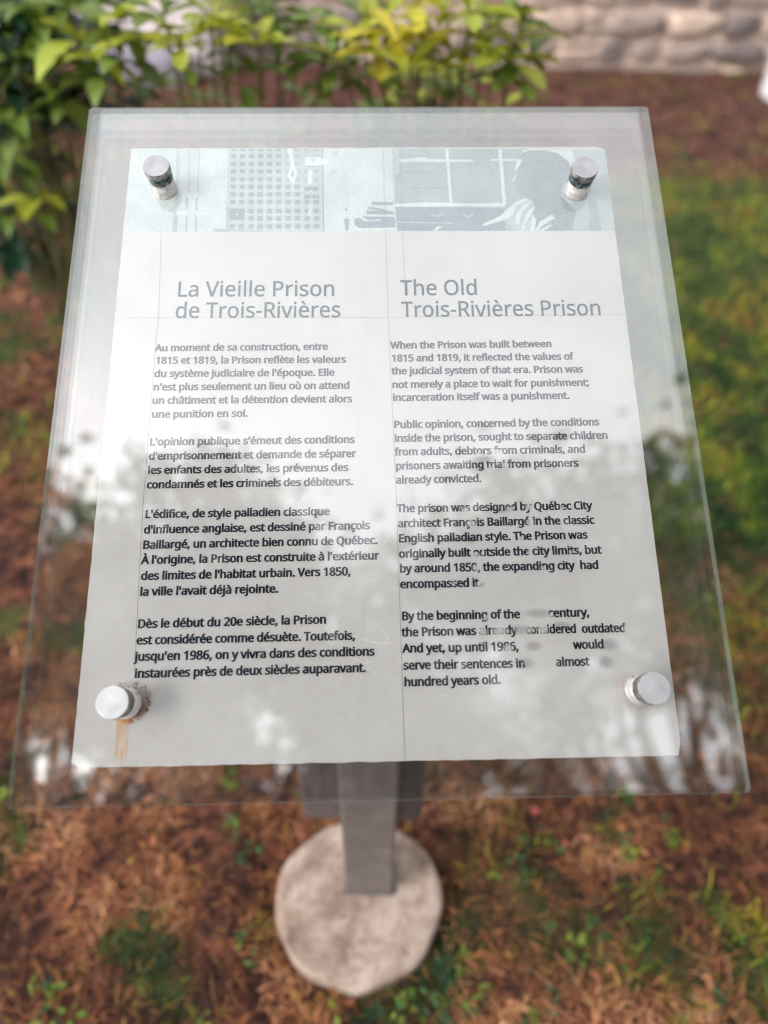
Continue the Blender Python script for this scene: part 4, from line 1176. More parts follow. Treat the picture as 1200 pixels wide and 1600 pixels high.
# --- lettering
GLYPHS = {
 "'":(180,[[128,573,112,366,68,366,52,573]]),
 ',':(215,[[154,84,136,23,111,-42,85,-103,33,-103,49,-38,63,31,73,93,148,93]]),
 '-':(258,[[32,184,32,246,226,246,226,184]]),
 '.':(215,[[58,43,61,69,72,85,88,94,107,97,126,94,142,85,153,69,157,43,153,18,142,2,126,-8,107,-11,88,-8,72,2,61,18]]),
 '0':(459,[[419,287,417,221,409,163,395,112,376,70,349,37,316,12,276,-3,229,-8,170,1,122,27,86,70,60,129,44,201,39,287,44,373,58,446,83,504,119,547,167,573,229,581,287,573,335,547,372,504,399,446,414,373],[110,287,113,215,121,156,137,111,159,78,190,59,229,52,268,59,298,78,320,110,336,156,345,215,348,287,345,359,336,417,320,463,298,495,268,515,229,521,190,515,159,495,137,463,121,417,113,359]]),
 '1':(459,[[285,0,216,0,216,400,216,439,217,470,219,499,196,477,169,455,108,405,71,452,226,573,285,573]]),
 '2':(459,[[417,0,38,0,38,59,188,210,261,287,287,320,306,353,318,387,322,424,315,466,294,496,261,514,221,520,181,517,147,506,115,489,83,466,45,513,94,548,122,561,153,572,186,578,221,581,270,576,313,562,347,540,372,510,388,472,394,428,389,385,375,344,353,305,324,267,247,185,128,67,128,64,417,64]]),
 '5':(459,[[221,351,275,346,322,331,361,307,389,274,407,232,413,183,407,128,387,81,356,43,314,15,261,-2,199,-8,156,-6,116,0,80,10,51,23,51,90,82,74,121,62,161,55,200,52,239,55,274,65,302,82,323,106,336,137,341,176,332,225,306,262,262,284,197,292,146,288,99,280,64,302,86,573,373,573,373,508,146,508,132,342,169,348]]),
 '6':(459,[[44,245,46,294,51,342,60,389,75,433,95,474,121,510,155,539,196,562,246,576,306,581,344,579,377,573,377,513,344,520,308,523,257,518,216,504,183,483,158,454,139,419,127,380,119,337,115,291,119,291,133,309,150,326,170,339,194,350,223,356,255,358,302,353,342,338,375,313,400,279,416,236,421,184,415,129,399,82,372,44,336,15,291,-2,239,-8,199,-4,163,7,130,26,101,54,77,89,59,133,48,185],[238,51,284,59,320,84,343,125,351,184,344,233,324,271,289,295,241,303,205,299,175,287,150,270,131,248,119,223,115,198,117,172,123,146,133,121,146,99,164,79,185,64,210,55]]),
 '8':(459,[[229,581,276,577,318,565,352,546,378,519,395,485,400,443,396,411,385,383,368,359,346,338,320,319,291,303,325,285,355,265,381,242,401,216,414,185,419,148,413,104,395,65,367,34,330,11,284,-3,231,-8,174,-3,126,10,89,33,61,63,45,101,39,146,43,183,56,214,75,241,99,264,128,283,158,299,131,316,107,336,87,358,71,383,61,411,58,444,63,485,80,518,107,545,141,565,182,577],[108,145,116,107,138,76,176,55,229,48,281,55,319,76,342,108,350,148,346,174,335,197,317,217,293,235,264,251,229,265,217,270,184,254,157,237,136,219,121,197,111,173],[228,524,188,518,155,502,134,476,127,441,130,414,141,391,157,373,179,357,232,330,282,357,302,373,317,392,327,414,330,441,323,476,302,502,270,518]]),
 '9':(459,[[417,328,415,279,410,231,401,183,387,139,366,99,340,63,306,33,265,11,214,-3,154,-8,117,-6,82,0,82,60,115,53,152,50,204,54,245,68,278,90,303,118,322,153,334,192,342,235,346,281,341,281,327,263,310,247,290,233,266,223,237,216,204,214,158,219,118,235,85,260,61,294,45,336,40,387,46,443,63,491,90,529,127,557,171,575,223,581,262,577,299,565,332,545,361,518,384,483,402,439,413,388],[223,521,178,513,142,488,118,447,110,388,117,339,137,301,171,277,220,269,256,273,286,285,311,303,330,325,342,349,346,374,344,400,338,426,328,451,315,474,298,493,277,508,252,518]]),
 ';':(215,[[147,84,128,23,104,-42,78,-103,25,-103,36,-55,48,-4,58,47,66,93,141,93],[56,387,60,412,71,429,86,438,105,441,124,438,141,429,152,412,156,387,152,362,141,345,124,335,105,332,86,335,71,345,60,362]]),
 'A':(512,[[437,0,368,177,141,177,73,0,0,0,224,575,289,575,512,0],[282,415,274,438,263,473,255,500,247,468,238,438,230,415,165,241,346,241]]),
 'B':(521,[[241,573,336,565,404,541,428,522,445,497,455,467,459,431,456,399,446,371,431,347,409,328,382,313,350,304,350,300,384,292,415,279,441,261,461,236,474,203,478,163,472,115,454,74,425,42,385,19,337,5,279,0,78,0,78,573],[256,329,318,335,357,352,377,382,384,423,376,463,351,490,308,506,245,511,150,511,150,329],[150,269,150,61,265,61,330,68,371,91,394,125,401,168,398,197,388,221,370,241,344,256,307,266,260,269]]),
 'C':(507,[[323,517,280,513,241,502,206,482,178,456,155,423,139,383,129,337,125,286,131,220,147,164,175,117,213,83,262,62,322,55,359,57,394,62,460,78,460,15,427,5,393,-2,356,-7,312,-8,232,1,166,28,115,72,78,131,56,203,49,287,53,349,67,406,89,456,120,499,159,534,206,559,261,575,324,581,367,578,409,572,448,561,482,547,453,486,394,508,360,515]]),
 'D':(585,[[536,292,528,203,501,131,457,74,399,33,325,8,237,0,78,0,78,573,254,573,335,565,404,540,460,501,502,446,528,377],[460,289,454,359,435,415,404,457,361,487,308,505,244,511,150,511,150,62,228,62,282,65,329,76,369,94,402,119,428,151,446,190,457,236]]),
 'E':(446,[[398,0,78,0,78,573,398,573,398,509,150,509,150,330,383,330,383,268,150,268,150,63,398,63]]),
 'F':(416,[[150,0,78,0,78,573,398,573,398,509,150,509,150,306,383,306,383,243,150,243]]),
 'L':(420,[[78,0,78,573,150,573,150,64,400,64,400,0]]),
 'O':(626,[[577,287,573,224,561,166,540,116,510,73,473,38,428,13,375,-3,314,-8,251,-3,196,13,151,39,114,73,85,116,65,167,53,224,49,288,56,370,78,442,114,500,166,545,232,572,314,581,393,572,459,545,510,501,547,442,570,370],[125,287,130,220,145,163,171,117,207,83,255,62,314,55,373,62,420,83,456,117,481,163,496,220,501,287,490,384,456,457,431,484,398,503,360,514,314,518,255,511,207,490,171,457,145,411,130,354]]),
 'P':(485,[[229,573,326,562,393,528,415,504,431,475,441,442,444,404,441,370,433,336,417,306,395,278,364,255,324,238,275,227,216,223,150,223,150,0,78,0,78,573],[223,511,150,511,150,285,208,285,258,288,298,296,330,311,352,334,365,363,370,401,361,449,334,484,289,504]]),
 'Q':(626,[[577,287,573,221,559,160,535,108,503,64,461,30,411,6,548,-136,444,-136,334,-7,324,-8,314,-8,251,-3,196,13,151,39,114,73,85,116,65,167,53,224,49,288,56,370,78,442,114,500,166,545,232,572,314,581,393,572,459,545,510,501,547,442,570,370],[125,287,130,220,145,163,171,117,207,83,255,62,314,55,373,62,420,83,456,117,481,163,496,220,501,287,490,384,456,457,431,484,398,503,360,514,314,518,255,511,207,490,171,457,145,411,130,354]]),
 'R':(499,[[236,573,301,568,353,555,393,532,422,500,439,460,444,410,440,368,427,334,408,306,385,285,358,269,330,257,487,0,403,0,264,237,150,237,150,0,78,0,78,573],[232,510,150,510,150,298,236,298,296,304,338,325,362,359,370,407,366,440,355,467,336,486,310,500,275,507]]),
 'T':(446,[[259,0,187,0,187,509,8,509,8,573,437,573,437,509,259,509]]),
 'V':(481,[[481,573,277,0,204,0,0,573,75,573,204,205,220,160,231,119,241,80,250,119,262,161,277,207,405,573]]),
 'W':(746,[[735,573,583,0,510,0,399,375,389,410,380,443,373,471,370,488,367,471,361,443,352,409,342,373,234,0,161,0,10,573,85,573,174,223,183,186,190,151,196,118,201,87,206,119,213,154,222,191,232,227,333,573,407,573,512,225,523,187,532,151,538,117,544,87,550,129,560,175,572,224,660,573]]),
 'a':(450,[[231,437,299,428,347,403,376,358,385,293,385,0,334,0,320,61,317,61,298,40,279,22,258,9,234,-1,206,-6,172,-8,136,-5,103,6,75,23,55,48,41,80,37,119,50,176,87,219,152,245,243,257,316,259,316,285,310,330,293,359,265,375,227,380,194,378,163,370,106,347,84,400,115,414,151,426,190,434],[252,208,184,200,141,182,118,155,110,119,115,87,132,66,157,53,188,49,238,56,279,79,306,117,315,172,315,210]]),
 'b':(493,[[139,461,138,410,135,373,139,373,161,398,189,419,226,432,272,437,310,434,344,423,374,406,401,381,422,350,437,312,446,267,449,215,444,147,427,91,400,48,365,17,322,-2,272,-8,226,-3,189,10,161,31,139,55,133,55,119,0,68,0,68,609,139,609],[260,379,219,374,188,361,165,339,150,308,142,268,139,217,139,214,145,144,165,93,202,61,261,51,312,61,348,93,369,145,376,216,369,287,348,338,311,368]]),
 'c':(385,[[241,-8,187,-2,139,15,99,45,69,87,50,143,44,213,51,284,71,342,102,385,142,415,191,432,245,438,278,436,309,431,336,424,358,415,337,356,292,370,244,376,204,371,172,358,148,335,131,303,120,263,117,213,120,166,131,126,148,94,172,71,202,58,240,53,273,55,302,60,351,78,351,15,328,5,304,-2,275,-7]]),
 'd':(493,[[221,-8,182,-5,148,6,118,23,92,48,71,79,56,117,47,162,44,214,47,266,56,311,71,350,93,381,119,406,149,424,183,434,221,438,253,436,280,429,303,420,323,407,340,391,354,374,359,374,356,405,354,438,354,609,425,609,425,0,368,0,358,58,354,58,340,40,323,24,303,11,279,1,252,-6],[232,51,290,60,328,88,348,135,355,200,355,213,349,284,329,336,291,369,231,379,181,368,146,334,124,281,117,213,124,144,146,93,181,61]]),
 'e':(452,[[234,438,286,432,329,414,364,385,390,346,406,299,411,244,411,201,117,201,127,137,154,90,197,62,254,52,293,54,327,60,392,82,392,20,359,8,327,-1,292,-6,251,-8,194,-2,143,17,101,48,70,91,51,146,44,212,50,277,68,333,96,378,134,411,181,431],[233,380,188,372,154,348,130,309,119,257,338,257,335,292,326,322,312,346,292,364,266,376]]),
 'f':(276,[[266,375,158,375,158,0,87,0,87,375,12,375,12,408,87,432,87,457,92,507,104,547,124,577,152,597,186,609,227,613,274,609,310,599,292,544,262,552,228,556,197,550,175,532,162,502,158,458,158,430,266,430]]),
 'g':(493,[[221,438,261,434,297,422,329,402,355,373,359,373,369,430,425,430,425,-7,420,-63,404,-109,378,-146,341,-172,293,-187,233,-192,188,-191,147,-186,110,-177,78,-165,78,-100,111,-114,149,-125,191,-132,237,-134,286,-126,324,-101,347,-63,355,-13,355,4,356,32,358,57,354,57,329,28,299,8,263,-4,221,-8,182,-4,147,7,117,25,91,51,56,121,44,214,56,306,91,377,117,404,147,423,181,434],[230,379,197,374,169,359,147,336,130,303,120,262,117,213,124,143,146,92,182,60,232,50,262,52,288,58,309,69,326,85,340,105,349,131,354,161,356,197,356,214,353,267,343,309,326,340,302,362,270,374]]),
 'h':(496,[[139,431,138,399,135,370,140,370,155,391,174,407,196,420,221,429,247,435,273,437,321,433,360,421,391,400,413,370,426,330,431,280,431,0,361,0,361,275,355,321,338,353,308,372,265,379,222,374,189,360,166,338,150,308,142,269,139,222,139,0,68,0,68,609,139,609]]),
 'i':(207,[[139,430,139,0,68,0,68,430],[104,591,119,588,133,580,142,566,145,546,142,526,133,512,119,504,104,501,88,504,75,512,66,526,63,546,66,566,75,580,88,588]]),
 'j':(207,[[18,-192,-18,-190,-44,-183,-44,-126,-19,-132,9,-134,32,-130,51,-120,64,-100,68,-67,68,430,139,430,139,-64,136,-101,126,-133,110,-159,87,-177,56,-189],[63,546,66,566,75,580,88,588,104,591,119,588,133,580,142,566,145,546,142,526,133,512,119,504,104,501,88,504,75,512,66,526]]),
 'l':(207,[[139,0,68,0,68,609,139,609]]),
 'm':(750,[[540,438,603,429,649,401,676,352,685,280,685,0,615,0,615,277,610,321,594,353,567,372,528,379,474,369,438,342,418,298,411,237,411,0,342,0,342,277,339,308,332,333,320,353,303,367,281,376,253,379,215,374,185,360,164,338,150,308,141,269,139,223,139,0,68,0,68,430,125,430,136,371,140,371,155,392,173,409,194,422,217,431,241,436,266,438,312,433,349,420,378,398,398,366,402,366,427,398,461,420,499,433]]),
 'n':(496,[[275,438,343,429,391,401,421,352,431,280,431,0,361,0,361,275,355,321,338,353,308,372,265,379,204,368,166,338,146,289,139,223,139,0,68,0,68,430,125,430,136,371,140,371,156,392,175,409,198,422,222,431,248,436]]),
 'o':(485,[[442,216,438,165,428,121,411,82,388,51,359,25,324,7,285,-4,241,-8,200,-4,163,7,129,25,100,51,77,82,59,121,48,165,44,216,50,282,68,336,97,380,137,412,186,431,244,438,299,431,347,412,387,380,417,336,436,282],[117,216,120,169,130,128,147,95,172,71,203,56,243,51,282,56,314,71,339,95,356,128,366,169,369,216,365,263,355,303,338,335,314,359,282,374,242,379,185,368,147,335,124,284]]),
 'p':(493,[[273,438,310,434,344,424,374,407,401,383,422,351,437,313,446,268,449,216,444,148,427,93,401,49,365,17,322,-2,272,-8,241,-6,213,1,190,11,170,24,139,55,134,55,137,20,139,-16,139,-192,68,-192,68,430,126,430,136,371,139,371,153,389,170,405,189,419,213,429,240,436],[260,379,221,374,190,362,167,342,152,313,142,275,139,229,139,216,142,167,150,126,165,93,188,70,220,55,261,51,297,56,326,72,348,98,364,131,373,171,376,217,369,283,348,334,311,367]]),
 'q':(493,[[354,-9,355,25,358,58,354,58,332,32,303,11,266,-3,219,-8,182,-5,148,6,119,23,93,48,71,79,56,117,47,162,44,214,50,282,67,338,93,381,129,413,172,432,221,438,267,433,304,419,333,397,355,371,358,371,369,430,425,430,425,-192,354,-192],[233,51,272,55,304,67,327,87,342,116,352,153,355,199,355,213,348,285,328,337,290,369,231,379,181,368,145,334,124,281,117,213,124,145,146,93,182,61]]),
 'r':(331,[[269,438,295,437,319,433,310,368,287,372,264,374,240,371,217,363,195,351,176,334,161,313,149,289,141,261,139,229,139,0,68,0,68,430,126,430,134,351,137,351,152,374,170,395,191,413,214,426,240,435]]),
 's':(384,[[348,119,343,80,327,49,302,24,268,6,226,-4,176,-8,135,-6,99,-1,68,8,42,19,42,83,104,60,141,52,178,49,224,53,256,66,274,86,280,112,278,128,271,141,259,154,239,167,174,196,103,228,76,245,57,266,45,292,41,324,52,372,85,408,137,430,202,438,240,436,275,430,308,421,339,409,315,353,258,372,228,378,197,380,159,377,131,366,114,350,108,328,111,312,119,298,133,286,154,274,219,246,289,215,314,197,333,176,344,150]]),
 't':(289,[[212,50,245,53,272,59,272,5,240,-4,200,-8,167,-5,138,4,112,20,91,44,78,79,74,125,74,375,13,375,13,409,75,437,103,528,144,528,144,430,269,430,269,375,144,375,144,127,149,93,163,69,185,54]]),
 'u':(496,[[427,430,427,0,370,0,359,57,356,57,340,36,321,20,298,8,273,-1,247,-6,220,-8,173,-4,134,8,103,29,81,59,68,99,63,148,63,430,135,430,135,153,141,108,158,76,188,57,230,51,273,55,306,69,330,91,345,121,354,160,357,206,357,430]]),
 'v':(407,[[163,0,0,430,75,430,167,176,180,137,193,96,201,63,204,63,214,96,227,138,241,176,332,430,407,430,244,0]]),
 'w':(630,[[346,243,336,276,328,308,321,335,316,357,313,357,308,335,302,307,294,275,284,242,207,1,127,1,9,431,82,431,141,201,153,154,163,109,169,73,172,73,178,97,185,128,193,160,201,188,277,431,354,431,428,188,440,149,451,109,457,74,460,74,466,108,477,153,489,201,549,431,621,431,502,1,419,1]]),
 'x':(424,[[170,220,22,430,102,430,213,268,322,430,402,430,253,220,410,0,330,0,213,172,94,0,14,0]]),
 'y':(409,[[1,430,76,430,169,185,184,144,196,105,205,68,209,68,224,121,245,186,333,430,409,430,224,-59,207,-97,188,-130,165,-156,138,-176,106,-188,67,-192,34,-190,9,-186,9,-130,30,-133,56,-135,79,-132,99,-126,116,-114,130,-99,142,-80,152,-59,174,-2]]),
 'À':(512,[[437,0,368,177,141,177,73,0,0,0,224,575,289,575,512,0],[282,415,274,438,263,473,255,500,247,468,238,438,230,415,165,241,346,241],[235,757,257,717,285,674,312,638,312,629,265,629,234,656,201,688,171,722,151,749,151,757]]),
 'à':(450,[[231,437,299,428,347,403,376,358,385,293,385,0,334,0,320,61,317,61,298,40,279,22,258,9,234,-1,206,-6,172,-8,136,-5,103,6,75,23,55,48,41,80,37,119,50,176,87,219,152,245,243,257,316,259,316,285,310,330,293,359,265,375,227,380,194,378,163,370,106,347,84,400,115,414,151,426,190,434],[252,208,184,200,141,182,118,155,110,119,115,87,132,66,157,53,188,49,238,56,279,79,306,117,315,172,315,210],[205,614,227,575,255,532,282,496,282,486,235,486,204,513,171,546,142,579,121,606,121,614]]),
 'â':(450,[[231,437,299,428,347,403,376,358,385,293,385,0,334,0,320,61,317,61,298,40,279,22,258,9,234,-1,206,-6,172,-8,136,-5,103,6,75,23,55,48,41,80,37,119,50,176,87,219,152,245,243,257,316,259,316,285,310,330,293,359,265,375,227,380,194,378,163,370,106,347,84,400,115,414,151,426,190,434],[252,208,184,200,141,182,118,155,110,119,115,87,132,66,157,53,188,49,238,56,279,79,306,117,315,172,315,210],[261,614,288,575,326,531,361,495,361,486,311,486,268,518,224,558,180,518,138,486,90,486,90,495,124,532,160,575,188,614]]),
 'ç':(385,[[241,-8,187,-2,139,15,99,45,69,87,50,143,44,213,51,284,71,342,102,385,142,415,191,432,245,438,278,436,309,431,336,424,358,415,337,356,292,370,244,376,204,371,172,358,148,335,131,303,120,263,117,213,120,166,131,126,148,94,172,71,202,58,240,53,273,55,302,60,351,78,351,15,328,5,304,-2,275,-7],[306,-111,299,-146,277,-171,240,-187,188,-192,165,-191,148,-188,148,-144,167,-147,190,-148,216,-146,234,-141,246,-130,249,-113,244,-95,228,-83,205,-74,176,-69,211,0,257,0,237,-43,272,-55,286,-65,297,-77,304,-92]]),
 'è':(452,[[234,438,286,432,329,414,364,385,390,346,406,299,411,244,411,201,117,201,127,137,154,90,197,62,254,52,293,54,327,60,392,82,392,20,359,8,327,-1,292,-6,251,-8,194,-2,143,17,101,48,70,91,51,146,44,212,50,277,68,333,96,378,134,411,181,431],[233,380,188,372,154,348,130,309,119,257,338,257,335,292,326,322,312,346,292,364,266,376],[209,614,231,575,259,532,285,496,285,486,238,486,208,513,174,546,145,579,124,606,124,614]]),
 'é':(452,[[234,438,286,432,329,414,364,385,390,346,406,299,411,244,411,201,117,201,127,137,154,90,197,62,254,52,293,54,327,60,392,82,392,20,359,8,327,-1,292,-6,251,-8,194,-2,143,17,101,48,70,91,51,146,44,212,50,277,68,333,96,378,134,411,181,431],[233,380,188,372,154,348,130,309,119,257,338,257,335,292,326,322,312,346,292,364,266,376],[347,606,326,579,296,546,263,513,233,486,186,486,186,496,212,532,240,575,262,614,347,614]]),
 'ù':(496,[[427,430,427,0,370,0,359,57,356,57,340,36,321,20,298,8,273,-1,247,-6,220,-8,173,-4,134,8,103,29,81,59,68,99,63,148,63,430,135,430,135,153,141,108,158,76,188,57,230,51,273,55,306,69,330,91,345,121,354,160,357,206,357,430],[228,614,250,575,278,532,305,496,305,486,257,486,227,513,194,546,164,579,144,606,144,614]]),
 ' ':(209,[]),
}
def text_ink(name, rgb):
    k = NT(name)
    x, y, z = k.sep()
    wear = None
    for cx, cy, rx, ry in [(0.3980, 0.4980, 0.0100, 0.0080), (0.3440, 0.4970, 0.0030, 0.0050), (0.3410, 0.5090, 0.0070, 0.0060), (0.3560, 0.5090, 0.0120, 0.0080), (0.3760, 0.5080, 0.0150, 0.0080), (0.3930, 0.5080, 0.0090, 0.0070), (0.3620, 0.5240, 0.0070, 0.0060), (0.3780, 0.5360, 0.0060, 0.0060), (0.3640, 0.3450, 0.0090, 0.0060), (0.3460, 0.3470, 0.0050, 0.0040), (0.3700, 0.3580, 0.0060, 0.0050), (0.3570, 0.3610, 0.0060, 0.0050), (0.3310, 0.4000, 0.0060, 0.0050), (0.3720, 0.4000, 0.0070, 0.0050), (0.3890, 0.3980, 0.0060, 0.0050), (0.4190, 0.3990, 0.0030, 0.0040), (0.3360, 0.4130, 0.0080, 0.0060), (0.3890, 0.4120, 0.0070, 0.0050), (0.4510, 0.4130, 0.0025, 0.0040), (0.3380, 0.4410, 0.0060, 0.0040), (0.3390, 0.4530, 0.0070, 0.0050), (0.3970, 0.4540, 0.0030, 0.0040), (0.3430, 0.4680, 0.0090, 0.0060), (0.3450, 0.4400, 0.0030, 0.0050), (0.3860, 0.4400, 0.0030, 0.0040), (0.4230, 0.4400, 0.0025, 0.0030), (0.3180, 0.4670, 0.0020, 0.0040), (0.4650, 0.5090, 0.0050, 0.0070), (0.3800, 0.4270, 0.0040, 0.0040), (0.3560, 0.4270, 0.0030, 0.0040)]:
        e = k.ellipse(x, y, cx, -cy, rx, ry)
        wear = e if wear is None else k.math('MAXIMUM', wear, e)
    wear = k.rng(k.math('ADD', wear, k.math('MULTIPLY', k.math('SUBTRACT', k.noise(180, 3), 0.5), 0.5)), 0.06, 0.75, 0.0, 0.84)
    k.set(Base_Color=k.mix(k.rng(k.noise(260, 3), 0.4, 0.75, 0, 0.2), lin(*rgb), lin(30, 46, 60)), Roughness=0.6)
    k.p.inputs['Specular IOR Level'].default_value = 0.08
    t = k.n('BsdfTransparent')
    mx = k.n('MixShader')
    k.link(wear, mx.inputs[0])
    k.link(k.p.outputs[0], mx.inputs[1])
    k.link(t.outputs[0], mx.inputs[2])
    k.link(mx.outputs[0], k.out.inputs['Surface'])
    return k.mat
M_INK = text_ink('navy_ink', (2, 20, 36))
M_HEAD = text_ink('heading_ink', (14, 56, 68))
def write(name, rows, size, embx, emby, mat):
    """rows of (text, u0, v0, u1, v1) in mm: real letter outlines filled as flat ink"""
    cache = {}
    def glyph(c):
        """the bolder outline of one letter, filled (kept for reuse)"""
        if c in cache:
            return cache[c]
        cu = bpy.data.curves.new('letter', 'CURVE')
        cu.dimensions = '2D'
        cu.fill_mode = 'BOTH'
        rim = []                                        # a band round every contour thickens the strokes
        for lp in GLYPHS[c][1]:
            pts = [Vector((lp[i] / 1000, lp[i + 1] / 1000)) for i in range(0, len(lp), 2)]
            n = len(pts)
            off = []
            for i in range(n):
                d1, d2 = (pts[i] - pts[i - 1]).normalized(), (pts[(i + 1) % n] - pts[i]).normalized()
                n1, n2 = Vector((-d1.y, d1.x)), Vector((-d2.y, d2.x))
                mt = (n1 + n2) / max(0.6, 1 + n1.dot(n2))
                off.append(Vector((pts[i].x + SGN * mt.x * embx, pts[i].y + SGN * mt.y * emby)))
            rim += [(pts[i], pts[(i + 1) % n], off[(i + 1) % n], off[i]) for i in range(n)]
            sp = cu.splines.new('POLY')
            sp.points.add(n - 1)
            for q, pt in zip(sp.points, pts):
                q.co = (pt.x, pt.y, 0, 1)
            sp.use_cyclic_u = True
        tmp = bpy.data.objects.new('letter', cu)
        COL.objects.link(tmp)
        me = bpy.data.meshes.new_from_object(tmp.evaluated_get(bpy.context.evaluated_depsgraph_get()))
        bpy.data.objects.remove(tmp)
        bpy.data.curves.remove(cu)
        cv, cf = [(v.co.x, v.co.y, 0.0) for v in me.vertices], [tuple(p.vertices) for p in me.polygons]
        for j, quad in enumerate(rim):
            cf.append(tuple(range(len(cv), len(cv) + 4)))
            cv += [(q.x, q.y, 3e-6 * (1 + j % 5)) for q in quad]
        cache[c] = (cv, cf)
        bpy.data.meshes.remove(me)
        return cache[c]
    LV, LF = [], []
    cnt = 0
    for text, u0, v0, u1, v1 in rows:
        kx = (u1 - u0) / sum(GLYPHS[c][0] for c in text)
        slope = (v1 - v0) / (u1 - u0)
        x = 0.0
        for c in text:
            if c != ' ':
                gvs, gfs = glyph(c)
                b = len(LV)
                for px, py, pz in gvs:
                    lx = (x / 1000 + px) * kx
                    LV.append((u0 / 1000 + lx, -v0 / 1000 - slope * lx + py * size, pz + 1.8e-5 * (cnt % 2)))
                LF += [tuple(b + i for i in f_) for f_ in gfs]
                cnt += 1
            x += GLYPHS[c][0]
    o = mesh(name, LV, LF, mat)
    sub(o, plate)
    o.location = (0, 0, 0.00026)
    return o
SGN = 1
TEXT = {
 'H1':[
  ('La Vieille Prison', 57.74, 177.89, 214.38, 178.35),
  ('de Trois-Rivières', 57.66, 201.66, 219.69, 202.1),
],
 'H2':[
  ('The Old', 278.37, 178.32, 355.81, 178.33),
  ('Trois-Rivières Prison', 278.7, 202.54, 476.57, 202.22),
],
 'F1':[
  ('Au moment de sa construction, entre', 41.71, 237.35, 207.04, 237.35),
  ('1815 et 1819, la Prison reflète les valeurs', 42.64, 250.67, 224.23, 251.39),
  ("du système judiciaire de l'époque. Elle", 42.55, 264.54, 213.3, 264.98),
  ("n'est plus seulement un lieu où on attend", 42.48, 278.48, 227.73, 278.69),
  ('un châtiment et la détention devient alors', 42.41, 292.26, 229.97, 292.59),
  ('une punition en soi.', 42.99, 306.35, 132.63, 306.28),
],
 'F2':[
  ("L'opinion publique s'émeut des conditions", 43.1, 333.8, 232.0, 333.74),
  ("d'emprisonnement et demande de séparer", 43.29, 347.84, 233.13, 347.67),
  ('les enfants des adultes, les prévenus des', 43.27, 361.5, 226.06, 361.11),
  ('condamnés et les criminels des débiteurs.', 43.48, 375.42, 230.47, 374.76),
],
 'F3':[
  ("L'édifice, de style palladien classique", 43.92, 403.29, 209.15, 402.73),
  ("d'influence anglaise, est dessiné par François", 43.98, 417.54, 245.01, 416.37),
  ('Baillargé, un architecte bien connu de Québec.', 44.03, 431.42, 251.81, 430.06),
  ("À l'origine, la Prison est construite à l'extérieur", 44.07, 445.13, 252.57, 444.11),
  ("des limites de l'habitat urbain. Vers 1850,", 44.55, 459.28, 227.75, 457.99),
  ("la ville l'avait déjà rejointe.", 44.64, 473.25, 164.7, 472.24),
],
 'F4':[
  ('Dès le début du 20e siècle, la Prison', 44.84, 501.05, 206.49, 499.74),
  ('est considérée comme désuète. Toutefois,', 44.95, 514.88, 231.26, 513.91),
  ("jusqu'en 1986, on y vivra dans des conditions", 44.69, 528.53, 247.55, 527.59),
  ('instaurées près de deux siècles auparavant.', 45.4, 542.58, 240.15, 541.07),
],
 'E1':[
  ('When the Prison was built between', 267.32, 236.76, 423.78, 236.64),
  ('1815 and 1819, it reflected the values of', 267.89, 250.65, 443.26, 250.32),
  ('the judicial system of that era. Prison was', 267.81, 264.15, 451.72, 264.0),
  ('not merely a place to wait for punishment;', 267.93, 278.44, 456.16, 278.19),
  ('incarceration itself was a punishment.', 268.06, 291.87, 436.24, 291.49),
],
 'E2':[
  ('Public opinion, concerned by the conditions', 268.7, 319.43, 461.66, 318.83),
  ('inside the prison, sought to separate children', 268.81, 333.09, 468.46, 332.45),
  ('from adults, debtors from criminals, and', 268.92, 346.59, 446.1, 345.98),
  ('prisoners awaiting trial from prisoners', 269.22, 360.37, 438.13, 359.54),
  ('already convicted.', 269.31, 374.0, 347.82, 373.34),
],
 'E3':[
  ('The prison was designed by Québec City', 269.69, 401.08, 446.49, 400.63),
  ('architect François Baillargé in the classic', 269.96, 415.07, 447.35, 414.32),
  ('English palladian style. The Prison was', 270.23, 428.9, 439.92, 427.92),
  ('originally built outside the city limits, but', 270.28, 442.96, 451.0, 441.85),
  ('by around 1850, the expanding city  had', 270.55, 456.26, 447.18, 455.59),
  ('encompassed it.', 270.6, 470.19, 342.35, 469.75),
],
 'E4':[
  ('By the beginning of the', 271.26, 498.13, 374.24, 497.91),
  ('century,', 398.66, 497.54, 434.85, 497.36),
  ('the Prison was already', 271.1, 511.93, 370.36, 511.51),
  ('considered', 378.11, 511.45, 421.98, 511.43),
  ('outdated', 426.64, 511.51, 464.82, 511.39),
  ('And yet, up until 1986,', 271.7, 525.57, 371.29, 525.6),
  ('would', 418.19, 525.09, 444.69, 524.98),
  ('serve their sentences in', 271.71, 539.78, 375.63, 539.75),
  ('almost', 401.91, 539.28, 430.51, 539.23),
  ('hundred years old.', 271.92, 553.62, 353.95, 552.9),
],
}
for key, rows in TEXT.items():
    if key[0] == 'H':
        write('heading', rows, 0.0295, 0.009, 0.008, M_HEAD)
    else:
        write('paragraph', rows, 0.01255, 0.042, 0.023, M_INK)

